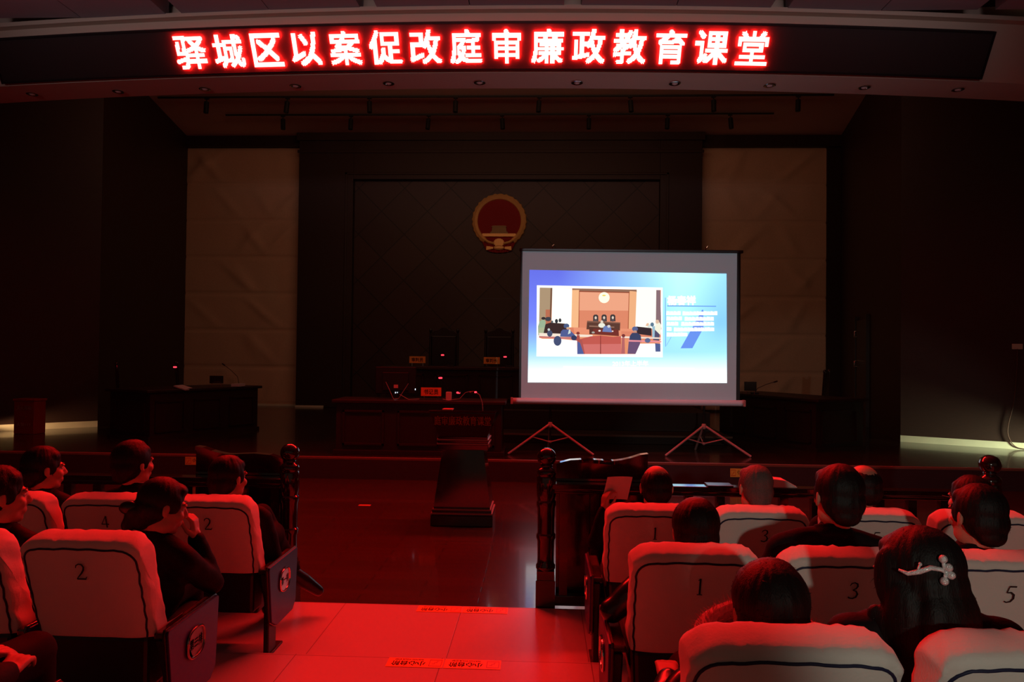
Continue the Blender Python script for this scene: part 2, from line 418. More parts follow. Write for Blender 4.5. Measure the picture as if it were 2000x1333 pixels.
# door in the right stage wall
d0 = Vector((*RC, 0)); d1 = Vector((*RB, 0)); dv = (d1-d0).normalized(); dn = Vector((-dv.y, dv.x, 0))
def rw(t, off, z): p = d0+dv*t+dn*off; return (p.x, p.y, z)
o = MB().hexa([rw(2.7, .0, .31), rw(3.8, .0, .31), rw(3.8, .05, .31), rw(2.7, .05, .31), rw(2.7, .0, 2.65), rw(3.8, .0, 2.65), rw(3.8, .05, 2.65), rw(2.7, .05, 2.65)])
dr = struct(o.build('door_1', M['wood'], bevel=.01))
o = MB().hexa([rw(2.6, .0, .31), rw(2.7, .0, .31), rw(2.7, .07, .31), rw(2.6, .07, .31), rw(2.6, .0, 2.75), rw(2.7, .0, 2.75), rw(2.7, .07, 2.75), rw(2.6, .07, 2.75)])
o.hexa([rw(3.8, .0, .31), rw(3.9, .0, .31), rw(3.9, .07, .31), rw(3.8, .07, .31), rw(3.8, .0, 2.75), rw(3.9, .0, 2.75), rw(3.9, .07, 2.75), rw(3.8, .07, 2.75)])
struct(o.build('trim_1', M['wood']))
for z in (1.66, 2.34):
    h = MB().tube([rw(3.62, .05, z-.07), rw(3.62, .11, z-.06), rw(3.62, .11, z+.06), rw(3.62, .05, z+.07)], .016).build('door_handle', M['chrome'], dr, smooth=True); h['label'] = 'chrome handle'

# ================================================================== THE RED SIGN
UPL = math.hypot(.49, .30); UV = Vector((0, -.30, .49))/UPL; NV = Vector((0, -.49, -.30))/UPL
BL, BR = -7.44, 5.66
sign = thing('led_sign', 'long curved black electronic sign showing a line of glowing red characters', 'sign', (CX, 9.1, 5.45))
def sp(x, v, n=0.): return Vector((x, arc(x, 9.10), 5.452))+UV*v+NV*n-Vector(sign.location)
o = MB(); ring = []
for i in range(61):
    x = BL+(BR-BL)*i/60
    ring.append([o.bm.verts.new(sp(x, v, n)) for v, n in ((0, 0), (UPL, 0), (UPL, -.05), (0, -.02))])
for a, b in zip(ring, ring[1:]):
    for k in range(4): o._f([a[k], a[(k+1) % 4], b[(k+1) % 4], b[k]])
o._f(ring[0]); o._f(ring[-1][::-1])
o.build('sign_panel', M['ledboard'], sign)
o = MB()
for v in (.012, UPL-.012):
    for i in range(60):
        xa, xb = BL+(BR-BL)*i/60, BL+(BR-BL)*(i+1)/60
        o.hexa([sp(xa, v-.012, .002), sp(xb, v-.012, .002), sp(xb, v+.012, .002), sp(xa, v+.012, .002), sp(xa, v-.012, .018), sp(xb, v-.012, .018), sp(xb, v+.012, .018), sp(xa, v+.012, .018)])
for x in (BL+.012, BR-.012):
    o.hexa([sp(x-.012, 0, .002), sp(x+.012, 0, .002), sp(x+.012, UPL, .002), sp(x-.012, UPL, .002), sp(x-.012, 0, .018), sp(x+.012, 0, .018), sp(x+.012, UPL, .018), sp(x-.012, UPL, .018)])
o.build('sign_frame', M['blackplastic'], sign)
for i in range(4):
    x = BL+.5+(BR-BL-1)*i/3
    MB().box(sp(x, UPL-.12, -.10), (.05, .10, .04)).build('bracket', M['darkmetal'], sign)
CHS = '驿城区以案促改庭审廉政教育课堂'; GN = 36
for k, ch in enumerate(CHS):
    V, Fs = text2d(ch, 1., .023); V = np.array(V)
    sc = .405/max(np.ptp(V[:, 1]), .86); V = V*sc
    cx = -4.59+.5135*k
    c = .405/GN; gx = (np.arange(-2, GN+2)+.5)*c-.2025; GX, GY = np.meshgrid(gx, gx); ins = np.zeros(GX.shape, bool)
    for f in Fs:
        p = V[list(f)]
        for j in range(1, len(p)-1):
            a, b, d = p[0], p[j], p[j+1]
            def e(p_, q_): return (q_[0]-p_[0])*(GY-p_[1])-(q_[1]-p_[1])*(GX-p_[0])
            e0, e1, e2 = e(a, b), e(b, d), e(d, a)
            ins |= ((e0 >= 0) & (e1 >= 0) & (e2 >= 0)) | ((e0 <= 0) & (e1 <= 0) & (e2 <= 0))
    o = MB()
    for j in range(ins.shape[0]):     # merge runs of lit dots in a row into one bar
        i = 0
        while i < ins.shape[1]:
            if ins[j, i]:
                i2 = i
                while i2+1 < ins.shape[1] and ins[j, i2+1]: i2 += 1
                xa, xb = gx[i]-c/2, gx[i2]+c/2; y0, y1 = gx[j]-c/2, gx[j]+c/2
                o.poly([sp(cx+xa, UPL*.5+y0, .022), sp(cx+xb, UPL*.5+y0, .022), sp(cx+xb, UPL*.5+y1, .022), sp(cx+xa, UPL*.5+y1, .022)])
                i = i2+1
            else: i += 1
    o.build('lit_character', M['led'], sign, norm=False)

# downlights in the soffit
dx = [(-7.264, 9.824), (-5.962, 9.739), (-4.688, 9.657), (-3.386, 9.559), (-2.092, 9.482), (-.866, 9.47), (.429, 9.49), (1.723, 9.53), (2.989, 9.619), (4.264, 9.708), (5.536, 9.798)]
proto = None
for k, (x, y) in enumerate(dx):
    lab = f'{ORD[k]} small recessed downlight from the left, unlit, in the soffit under the red sign'
    if proto is None:
        proto = d = thing('downlight', lab, 'downlight', (x, y, 5.44), 0, 'recessed downlights under the sign')
        MB().lathe([(.045, -.002), (.075, -.004), (.078, -.012), (.07, -.016), (.05, -.014), (.042, -.004)], n=20).build('trim_ring', M['chrome'], d, smooth=True)
        MB().ell((0, 0, -.004), (.04, .04, .022)).build('bulb', mat('frosted_bulb', (.7, .68, .65), .2), d, smooth='all')
    else:
        d = dup(proto); d.location = (x, y, 5.44); d['label'] = lab
# lighting tracks and spot heads on the stage ceiling
for (x0, x1, y, lab) in ((-8.9, 6.4, 16.07, 'front black lighting track on the stage ceiling, half hidden by the beam'), (-7.86, 5.48, 17.3, 'rear black lighting track on the stage ceiling, nearer the back wall')):
    tag(bx('lighting_track', (x0, y-.02, 7.60), (x1, y+.02, 7.635), M['darkmetal']), lab, 'lighting track')
proto = None
rowA = [383, 547, 711, 883, 1048, 1225, 1386, 1548]; rowB = [538, 675, 830, 975, 1145, 1298, 1418]
k = 0
for row, y, nm in ((rowA, 16.07, 'front'), (rowB, 17.3, 'rear')):
    for j, px in enumerate(row):
        x = (px-1058)*y/1400*1.0
        lab = f'{ORD[j]} black spotlight from the left on the {nm} ceiling track'
        if proto is None:
            proto = d = thing('spotlight', lab, 'spotlight', (x, y, 7.60), 0, f'spotlights on the {nm} track')
            MB().bb((-.05, -.02, -.03), (.05, .02, 0)).build('adapter', M['darkmetal'], d)
            MB().tube([(0, 0, -.03), (0, 0, -.09)], .012).build('stem', M['darkmetal'], d)
            MB().lathe([(.045, -.36), (.055, -.355), (.055, -.10), (.03, -.08)], n=16).build('can', M['darkmetal'], d, smooth=True)
        else:
            d = dup(proto); d.location = (x, y, 7.60); d['label'] = lab; d['group'] = f'spotlights on the {nm} track'
        d.rotation_euler = (math.radians(-6), math.radians(4*math.sin(k*2.1)), 0); k += 1

# ================================================================== BACK OF THE STAGE
def cloth_panel(x0, x1, z0, z1, lab, seed):
    rnd = random.Random(seed); rows = 7; h = (z1-z0)/rows
    folds = [(rnd.uniform(.1, .9), rnd.uniform(.2, .55)*rnd.choice((1, 1, -1)), r_, rnd.uniform(.5, 1)) for r_ in range(rows) for _ in range(3)]
    def f(u, v):
        x = x0+(x1-x0)*u; z = z0+(z1-z0)*v; t = v*rows; r_ = min(int(t), rows-1); q = t-r_
        d = .035*(1-abs(2*q-1)**22)
        for (c, sl, fr, am) in folds:
            if fr == r_:
                w = (u-c-sl*(q-.5)*.7)*20; d += .055*am*math.exp(-w*w)*math.sin(PI*q)
        d += .012*noise.noise(Vector((x*2.5, z*1.2, seed)))
        return Vector((x, 19.28-d, z))
    o = MB(); o.grid(f, 60, 140)
    return tag(o.build('fabric_wall_panel', M['fabricpanel'], smooth='all'), lab, 'wall panel', 'pale cloth panels on the back wall')
cloth_panel(-9.80, -6.6, .36, 7.36, 'tall pale gold cloth wall panel in seven bands, left of the dark centre wall', 3)
cloth_panel(4.2, 7.48, .36, 7.36, 'tall pale gold cloth wall panel in seven bands, behind the right end of the projection screen', 8)

# the national emblem
em = thing('wall_emblem', 'round gilt and red emblem hanging on the dark back wall', 'emblem', (-1.175, 19.08, 5.34))
o = MB()
def em_ring(r0_, r1_, a0, a1, y0, y1, n=60):
    g = []
    for i in range(n+1):
        a = a0+(a1-a0)*i/n; w = 1+.02*math.sin(i*2.4)
        g.append([o.bm.verts.new((r*math.cos(a), y, r*math.sin(a))) for r, y in ((r0_, y0), (r0_+.02, y1), ((r0_+r1_)/2, y1-.03), (r1_*w-.02, y1), (r1_*w, y0))])
    for a, b in zip(g, g[1:]):
        for k in range(4): o._f([a[k], b[k], b[k+1], a[k+1]])
em_ring(.565, .735, math.radians(-55), math.radians(235), 0, -.06)
o.build('gilt_wreath', M['gold'], em, smooth=True)
o = MB().lathe([(.58, -.02), (.58, .02)], R=Matrix.Rotation(PI/2, 3, 'X'), n=48); o.build('red_disc', M['emred'], em)
o = MB()
o.prism([(-.20, -.30), (.20, -.30), (.18, -.16), (-.18, -.16)], lambda x, z: (x, -.02, z), lambda x, z: (x, -.05, z))
o.prism([(-.24, -.36), (.24, -.36), (.23, -.29), (-.23, -.29)], lambda x, z: (x, -.02, z), lambda x, z: (x, -.055, z))
o.prism([(-.21, -.165), (.21, -.165), (.17, -.13), (-.17, -.13)], lambda x, z: (x, -.02, z), lambda x, z: (x, -.06, z))
o.build('gatehouse_relief', mat('dim_gilt', (.26, .15, .05), .5, .3), em)  # gilt darkened to imitate metal reflecting the dark hall
o = MB()
o.prism([(-.47, -.42), (.47, -.42), (.44, -.34), (-.44, -.34)], lambda x, z: (x, -.02, z), lambda x, z: (x, -.06, z))
for sg in (-1, 1):
    o.tube([(sg*.47, -.04, -.40), (sg*.40, -.05, -.49), (sg*.28, -.05, -.57), (sg*.12, -.05, -.61)], [.035, .04, .04, .035], 8)
o.build('sheaf_band', M['gold'], em, smooth=True)
gp = []
for i in range(36):
    a = 2*PI*i/36; r_ = .15 if i % 2 else .125; gp.append((r_*math.cos(a), -.585+r_*math.sin(a)*.8))
MB().prism(gp, lambda x, z: (x, -.02, z), lambda x, z: (x, -.075, z)).build('gear', M['gold'], em)
o = MB()
def drape(u, v):
    t = abs(2*u-1); x = (2*u-1)*(.50-.16*v); z = -.46-.14*(1-t)-v*(.33-.08*(1-t)**2)
    return (x, -.035-.02*math.sin(u*32+v*3), z)
o.grid(drape, 60, 8); o.build('red_drapery', M['emred'], em, smooth='all')
o = MB()
for sg in (-1, 1): o.prism([(sg*.34, -.79), (sg*.33, -.68), (sg*.16, -.70), (sg*.15, -.75)][::sg], lambda x, z: (x, -.05, z), lambda x, z: (x, -.08, z))
o.ell((0, -.065, -.72), (.15, .03, .065))
o.build('gilt_knot', M['gold'], em)

# ---------------------------------------------------------------- furniture on the stage
def panel_front(o, a, b, z0, z1, n, out):
    """raised frames on a face from a to b"""
    a = Vector((*a, 0)); b = Vector((*b, 0)); d = b-a; L = d.length; t = d.normalized(); nn = Vector((t.y, -t.x, 0))*out
    for k in range(n):
        s0 = L*(k+.12)/n; s1 = L*(k+.88)/n
        for (p, q, zz0, zz1) in ((s0, s1, z0, z0+.035), (s0, s1, z1-.035, z1), (s0, s0+.035, z0, z1), (s1-.035, s1, z0, z1)):
            P = [a+t*p, a+t*q, a+t*q+nn*.018, a+t*p+nn*.018]
            o.hexa([(v.x, v.y, z) for z in (zz0, zz1) for v in P])
def gooseneck(label, loc, pts, led=True, group='gooseneck microphones', head=True):
    d = thing('gooseneck_microphone', label, 'microphone', loc, 0, group)
    MB().bb((-.06, -.05, 0), (.06, .05, .025)).build('base', M['blackplastic'], d, bevel=.005)
    MB().tube(pts, .005).build('stem', M['darkmetal'], d, smooth=True)
    p = Vector(pts[-1]); q = p+(p-Vector(pts[-2])).normalized()*.07
    MB().tube([p, p+(q-p)*.3, q], [.009, .014, .012]).build('capsule', M['blackplastic'], d, smooth=True)
    if led:
        l = MB().lathe([(.022, -.012), (.03, -.004), (.03, .004), (.022, .012)], p+(q-p)*.25, 12).build('indicator_ring', M['redled'], d, smooth=True); l['label'] = 'glowing red ring'
    return d
def nameplate(label, loc, s, w=.30, h=.125, m='plate', rz=0.):
    d = thing('name_plate', label, 'name plate', loc, rz, 'name plates on the benches')
    o = MB().use(M[m]); o.bb((-w/2, -.008, .06), (w/2, .008, .06+h))
    if s:
        o.use(M['ink']); o.mesh2d(textw(s, w*.72, .012, h*.62), lambda x, y: (x, -.0095, .06+h/2+y))
    o.build('plate', None, d, norm=False)
    for sg in (-1, 1): MB().tube([(sg*w*.34, 0, .07), (sg*w*.34, 0, .0)], .007).build('leg', M['chrome'], d)
    return d
# clerk's bench
cb = thing('clerk_bench', 'long dark wooden desk with panelled front at the stage edge behind the lectern', 'desk', (-1.8, 10.46, .31))
o = MB().bb((-1.22, 0, 0), (1.22, .62, .76)); o.bb((-1.26, -.02, 0), (1.26, .64, .07)); panel_front(o, (-1.22, 0), (1.22, 0), .14, .66, 3, 1)
o.build('body', M['wood'], cb, bevel=.004)
bx('top', (-1.28, -.05, .76), (1.28, .66, .81), M['wood'], cb, .01)
# judges' bench
jb = thing('judges_bench', 'tall dark wooden bench on the dais behind the clerk desk', 'bench', (-.85, 13.2, .8))
o = MB().bb((-2.05, 0, 0), (2.05, .7, .70)); o.bb((-2.1, -.03, 0), (2.1, .73, .09)); panel_front(o, (-2.05, 0), (2.05, 0), .16, .62, 5, 1)
o.build('body', M['wood'], jb, bevel=.004)
bx('top', (-2.12, -.06, .70), (2.12, .76, .76), M['wood'], jb, .01)
nameplate('amber name plate reading 审判员 on the tall bench, left of the other plate there', (-2.32, 13.3, 1.56), '审判员')
nameplate('amber name plate reading 审判长 on the tall bench near the screen', (-.93, 13.3, 1.56), '审判长')
nameplate('amber name plate reading 书记员 on the clerk desk, lowest of the amber plates', (-1.635, 10.58, 1.12), '书记员')
gooseneck('microphone with red ring on the tall bench, in front of the left judge chair', (-1.72, 13.5, 1.56), [(0, 0, .02), (-.02, -.01, .06), (-.10, -.03, .14), (-.14, -.06, .20)])
gooseneck('microphone with red ring on the tall bench, beside the plate next to the screen', (-.62, 13.45, 1.56), [(0, 0, .02), (0, -.01, .06), (-.04, -.03, .14), (-.06, -.06, .18)])
gooseneck('microphone with red ring on the clerk desk behind its name plate', (-1.40, 10.85, 1.12), [(0, 0, .02), (-.02, 0, .15), (-.07, -.02, .26), (-.12, -.04, .31)])
gooseneck('red-ringed microphone on the clerk desk just right of the small white box', (-1.36, 10.62, 1.12), [(0, 0, .02), (.05, 0, .07), (.10, -.02, .10), (.12, -.04, .11)])
def judge_chair(label, x, y):
    d = thing('judge_chair', label, 'chair', (x, y, .8), 0, 'high-backed judge chairs')
    bx('seat', (-.29, -.28, .42), (.29, .28, .50), M['ebony'], d, .02)
    for sx in (-1, 1):
        MB().bb((sx*.26-.03, -.27, 0), (sx*.26+.03, -.21, .44)).build('leg', M['ebony'], d)
        MB().bb((sx*.27-.03, .22, 0), (sx*.27+.03, .28, .44)).build('leg', M['ebony'], d)
        MB().bb((sx*.29-.03, -.24, .66), (sx*.29+.03, .26, .70)).bb((sx*.29-.02, -.22, .5), (sx*.29+.02, -.18, .67)).build('armrest', M['ebony'], d, bevel=.006)
        MB().tube([(sx*.28, .27, .48), (sx*.28, .30, 1.0), (sx*.28, .33, 1.42)], [.03, .028, .024], 10).ell((sx*.28, .335, 1.47), (.032, .032, .05)).build('back_post', M['ebony'], d, smooth=True)
    bx('backrest', (-.25, .27, .52), (.25, .33, 1.36), M['ebony'], d, .015)
    pr = [(-.27, 1.34), (.27, 1.34), (.27, 1.42), (.2, 1.47), (.1, 1.49), (.06, 1.53), (0, 1.545), (-.06, 1.53), (-.1, 1.49), (-.2, 1.47), (-.27, 1.42)]
    MB().prism(pr, lambda x, z: (x, .29, z), lambda x, z: (x, .35, z)).build('crest_rail', M['ebony'], d, bevel=.006)
judge_chair('dark carved high-backed chair behind the tall bench, left one of the two', -2.02, 14.4)
judge_chair('dark carved high-backed chair behind the tall bench, right beside the projection screen', -.88, 14.4)
# monitor, socket box, cables on the clerk desk
mo = thing('monitor', 'dark monitor seen from behind at the left end of the clerk desk', 'monitor', (-2.22, 10.85, 1.12))
MB().bb((-.31, -.02, .07), (.31, .03, .48)).bb((-.2, -.045, .12), (.2, -.02, .4)).build('casing', M['blackplastic'], mo, bevel=.01)
MB().bb((-.03, -.03, 0), (.03, .02, .1)).bb((-.12, -.08, 0), (.12, .08, .012)).build('stand', M['blackplastic'], mo)
o = MB().bb((-.02, -.052, .16), (.045, -.045, .21)); l = o.build('label_plate', M['paper'], mo); l['label'] = 'small white label'
l = MB().bb((.00, -.05, .08), (.012, -.045, .10)).bb((.03, -.05, .085), (.04, -.045, .10)).bb((.30, -.03, .13), (.31, -.024, .155)).build('indicator', M['whiteled'], mo); l['label'] = 'tiny white lights'
st = MB().tube([(-2.20, 10.6, 1.125), (-2.28, 10.6, 1.30), (-2.32, 10.6, 1.38)], .004).tube([(-2.20, 10.6, 1.125), (-2.12, 10.6, 1.14), (-1.98, 10.6, 1.36)], .004).tube([(-2.10, 10.55, 1.20), (-1.96, 10.54, 1.125), (-1.80, 10.52, 1.14)], .004)
tag(st.build('cable', M['greycable'], smooth=True), 'thin grey cables hanging in a V shape before the monitor', 'cable')
o = MB().bb((-1.41, 10.53, 1.12), (-1.33, 10.6, 1.245)); tag(o.build('socket_box', M['socket'], bevel=.006), 'small white box on the clerk desk right of its name plate', 'box')
o = MB().tube([(-1.45, 10.5, 1.14), (-1.36, 10.5, 1.125), (-1.2, 10.5, 1.15), (-1.12, 10.5, 1.24), (-1.05, 10.5, 1.26), (-.97, 10.5, 1.23)], .004)
tag(o.build('cable', M['greycable'], smooth=True), 'thin grey cable arching over the right end of the clerk desk', 'cable')

# lectern in the well
le = thing('lectern', 'dark tapered wooden lectern with gold characters standing alone on the low wooden floor', 'lectern', (-.83, 7.8, 0))
o = MB().bb((-.33, -.25, 0), (.33, .25, .115)); o.build('plinth', M['gloss'], le, bevel=.008)
o = MB()
for z, w in ((.125, .325), (.165, .31)): o.bb((-w, -.245*w/.325, z), (w, .245*w/.325, z+.014))
o.use(M['strip']); o.build('base_moulding', M['strip'], le); le.children[-1]['label'] = 'pale inlaid lines round the foot'
MB().bb((-.315, -.235, .115), (.315, .235, .125)).bb((-.315, -.235, .139), (.315, .235, .165)).bb((-.30, -.225, .179), (.30, .225, .20)).build('foot_band', M['gloss'], le)
MB().hexa([(-.30, -.22, .20), (.30, -.22, .20), (.30, .22, .20), (-.30, .22, .20), (-.22, -.17, .80), (.22, -.17, .80), (.22, .17, .80), (-.22, .17, .80)]).build('column', M['gloss'], le)
MB().bb((-.27, -.20, .80), (.27, .20, .855)).bb((-.27, -.205, .872), (.27, .205, .90)).bb((-.265, -.20, .915), (.265, .20, .94)).build('neck', M['gloss'], le, bevel=.004)
o = MB()
for z in (.857, .901): o.bb((-.275, -.212, z), (.275, .212, z+.014))
o.build('neck_moulding', M['strip'], le); le.children[-1]['label'] = 'pale inlaid lines round the neck'
MB().hexa([(-.26, -.20, .94), (.26, -.20, .94), (.26, .20, .94), (-.26, .20, .94), (-.35, -.27, 1.20), (.35, -.27, 1.20), (.35, .27, 1.14), (-.35, .27, 1.14)]).hexa([(-.35, -.27, 1.20), (.35, -.27, 1.20), (.35, .27, 1.14), (-.35, .27, 1.14), (-.36, -.28, 1.225), (.36, -.28, 1.225), (.36, .28, 1.165), (-.36, .28, 1.165)]).build('reading_top', M['gloss'], le, bevel=.006)
tl = math.hypot(.07, .26)
o = MB().mesh2d(textw('庭审廉政教育课堂', .60, .012, .10), lambda x, y: (x, -.20-.07*((1.115+y-.94)/.26)-.004, 1.115+y)); w = o.build('gold_lettering', M['goldtext'], le, norm=False); w['label'] = 'row of eight gold characters'
MB().tube([(.13, -.05, 1.19), (.20, -.06, 1.19), (.19, -.06, 1.30), (.16, -.06, 1.38), (.12, -.08, 1.41)], .0045).build('microphone_stem', M['greycable'], le, smooth=True)
MB().tube([(.12, -.08, 1.41), (.09, -.1, 1.41), (.06, -.11, 1.40)], [.01, .014, .011]).build('microphone_head', M['blackplastic'], le, smooth=True)
l = MB().lathe([(.014, -.008), (.02, 0), (.014, .008)], (.115, -.085, 1.41), 12).build('microphone_light', M['redled'], le); l['label'] = 'glowing red ring'
MB().bb((-.24, -.10, 1.21), (-.13, .05, 1.222)).build('paper_sheet', M['strip'], le)

# angled side desks
def side_desk(name, lab, flip):
    sx = -1 if flip else 1
    def q(x, y): return ((-1.05+sx*(x+1.05)), y)
    d = thing(name, lab, 'desk', (*q(-6.46, 11.6), .31))
    L0 = Vector(d.location)
    A, B = Vector((*q(-7.35, 11.95), 0)), Vector((*q(-6.46, 11.6), 0))
    e = Vector((sx*.49, .87, 0)); C_, D_ = B+e*2.15, A+e*2.15
    P = [A, B, C_, D_]; c = sum(P, Vector())/4
    def loop(s, z): return [(*((c+(p-c)*s).xy-L0.xy), z) for p in P]
    o = MB().hexa(loop(1, 0)+loop(1, .79))
    o2 = [Vector((*(p.xy-L0.xy), 0)) for p in P]
    panel_front(o, o2[0].xy, o2[1].xy, .12, .66, 1, 1 if not flip else -1); panel_front(o, o2[1].xy, o2[2].xy, .12, .66, 3, 1 if not flip else -1)
    o.hexa(loop(1.03, 0)+loop(1.03, .06))
    o.build('body', M['wood'], d)
    MB().hexa(loop(1.07, .79)+loop(1.07, .84)).build('top', M['wood'], d, bevel=.01)
    return d
side_desk('side_desk', 'dark panelled desk set at an angle at stage left under the pale cloth panel', False)
side_desk('side_desk', 'dark panelled desk set at an angle at stage right behind the projection screen', True)
# chairs, plates and microphones at the side desks
def side_chair(lab, x, y, rz, h=1.22):
    d = thing('high_back_chair', lab, 'chair', (x, y, .31), rz, 'dark chairs at the side desks')
    bx('seat', (-.25, -.25, .40), (.25, .25, .48), M['gloss'], d, .015)
    for a in (-1, 1):
        for b in (-1, 1): MB().bb((a*.22-.02, b*.22-.02, 0), (a*.22+.02, b*.22+.02, .41)).build('leg', M['gloss'], d)
        MB().tube([(a*.22, .24, .45), (a*.23, .29, h)], .022, 8).ell((a*.23, .29, h+.02), (.025, .025, .04)).build('back_post', M['gloss'], d, smooth=True)
    MB().prism([(-.2, .5), (.2, .5), (.2, h-.06), (.12, h), (-.12, h), (-.2, h-.06)], lambda x, z: (x, .235+.06*(z-.5), z), lambda x, z: (x, .27+.06*(z-.5), z)).build('backrest', M['gloss'], d, bevel=.008)
side_chair('dark chair behind the near end of the left angled desk', -7.55, 13.0, PI*.67)
side_chair('dark chair behind the middle of the left angled desk, before the pale panel', -6.95, 14.0, PI*.67)
side_chair('dark chair with pointed posts at the right angled desk, against the pale panel', 5.0, 13.6, -PI*.67)
gooseneck('microphone with red ring on the near end of the left angled desk', (-6.35, 12.3, 1.15), [(0, 0, .02), (-.02, 0, .15), (-.03, 0, .27), (-.06, 0, .35)])
gooseneck('unlit microphone on a long bent stem at the far end of the left angled desk', (-5.65, 13.2, 1.15), [(0, 0, .02), (-.04, 0, .18), (-.16, -.02, .30), (-.27, -.02, .38)], led=False)
gooseneck('unlit microphone on the right angled desk beside a dark plate', (3.78, 12.9, 1.15), [(0, 0, .02), (.05, 0, .10), (.2, 0, .17), (.33, 0, .21)], led=False)
nameplate('dark name plate standing on the left angled desk', (-5.95, 12.9, 1.15), '', .25, .14, 'gloss')
nameplate('dark name plate standing on the right angled desk beside a microphone', (3.66, 12.75, 1.15), '', .21, .16, 'gloss')
o = MB().box((-6.2, 12.2, 1.165), (.22, .30, .02), Matrix.Rotation(.3, 3, 'Y')); tag(o.build('notebook', M['whitemetal']), 'bluish notebook lying tilted on the left angled desk', 'notebook')
o = MB().bb((-5.72, 13.0, 1.152), (-5.56, 13.25, 1.20)); tag(o.build('paper_stack', M['whitemetal']), 'small pale stack of paper at the far end of the left angled desk', 'paper')

# fire box and sockets
fb = thing('fire_extinguisher_box', 'dark red box with white characters standing by the left wall', 'box', (-9.05, 12.35, .31), -.1)
bx('casing', (-.2, -.13, 0), (.2, .13, .60), M['redbox'], fb, .01)
bx('lid', (-.215, -.145, .58), (.215, .145, .62), M['redbox'], fb, .008)
o = MB().mesh2d(textw('灭火器箱', .29, .01, .07), lambda x, y: (x, -.134, .46+y)).mesh2d(textw('火警119', .27, .01, .06), lambda x, y: (x, -.134, .17+y)); o.build('lettering', M['whitetext'], fb, norm=False)
MB().bb((-.05, -.155, .30), (.05, -.13, .32)).build('handle', M['redbox'], fb)
def on_wall(a, b, t, off):
    a = Vector((*a, 0)); b = Vector((*b, 0)); d = (b-a).normalized(); n = Vector((d.y, -d.x, 0)); return a+d*t+n*off, d
def socket(lab, P, D, z):
    d = thing('wall_socket', lab, 'socket', (P.x, P.y, z), math.atan2(D.y, D.x))
    bx('face_plate', (-.075, -.012, -.045), (.075, .0, .045), M['socket'], d, .004)
    MB().bb((-.05, -.016, -.02), (-.012, -.011, .02)).bb((.012, -.016, -.02), (.05, -.016+.005, .02)).build('rocker', M['socket'], d, bevel=.002)
P, D = on_wall(LF, LC, 2.62, .001); socket('ivory wall plate on the dark wall at far left', P, D, 2.20)
P, D = on_wall(RC, RF, 1.72, .001); socket('ivory wall plate on the dark wall at far right with a cable below it', P, D, 2.03)
Q = [P+D*dx_+Vector((D.y, -D.x, 0))*.03 for dx_ in (0, -.01, -.05, -.12, -.13, -.05, .1)]
o = MB().tube(smooth_path([(q.x, q.y, z) for q, z in zip(Q, (1.99, 1.6, 1.1, .75, .55, .38, .325))]+[(Q[-1].x+.35, Q[-1].y-.25, .325)]), .007)
tag(o.build('cable', M['cablered'], smooth=True), 'thin brown cable hanging from the right wall plate to the floor', 'cable')
o = MB().bb((-.03, -.01, -.03), (.03, 0, .03)); P, D = on_wall(RC, RF, 2.12, .002); h = o.build('wall_switch', M['darkmetal']); h.location = (P.x, P.y, 1.6); h.rotation_euler = (0, 0, math.atan2(D.y, D.x)); tag(h, 'small dark switch on the right wall beyond the cable', 'switch')

# ================================================================== PROJECTION SCREEN
S0 = Vector((-.326, 10.93, 1.14)); RZ = math.radians(2.2)
ps = thing('projection_screen', 'large portable projection screen on two pale tripods showing a bright blue slide', 'projection screen', (1.32, 10.99, .31), RZ)
SW, SH = 3.29, 2.26; Z0 = .83
def SL(u, v, n=0.): return Vector((-1.645+u, -n, Z0+v))
MB().hexa([SL(0, 0, -.004), SL(SW, 0, -.004), SL(SW, 0, .004), SL(0, 0, .004), SL(0, SH, -.004), SL(SW, SH, -.004), SL(SW, SH, .004), SL(0, SH, .004)]).build('screen_cloth', M['screen'], ps)
for ua, ub in ((-.02, .012), (SW-.005, SW+.05)):
    MB().hexa([SL(ua, 0, -.006), SL(ub, 0, -.006), SL(ub, 0, .006), SL(ua, 0, .006), SL(ua, SH, -.006), SL(ub, SH, -.006), SL(ub, SH, .006), SL(ua, SH, .006)]).build('black_border', M['blackplastic'], ps)
MB().bb((-1.68, -.03, Z0+SH-.01), (1.73, .03, Z0+SH+.035)).build('top_bar', M['blackplastic'], ps, bevel=.008)
o = MB().tube([(-1.76, -.02, Z0-.035), (1.74, -.02, Z0-.035)], .047, 16); o.build('roller_case', M['whitemetal'], ps, smooth=True)
MB().bb((-1.79, -.065, Z0-.085), (-1.755, .025, Z0+.015)).build('end_cap', M['whitemetal'], ps, bevel=.006)
MB().bb((1.735, -.065, Z0-.085), (1.77, .025, Z0+.015)).build('end_cap', M['whitemetal'], ps, bevel=.006)
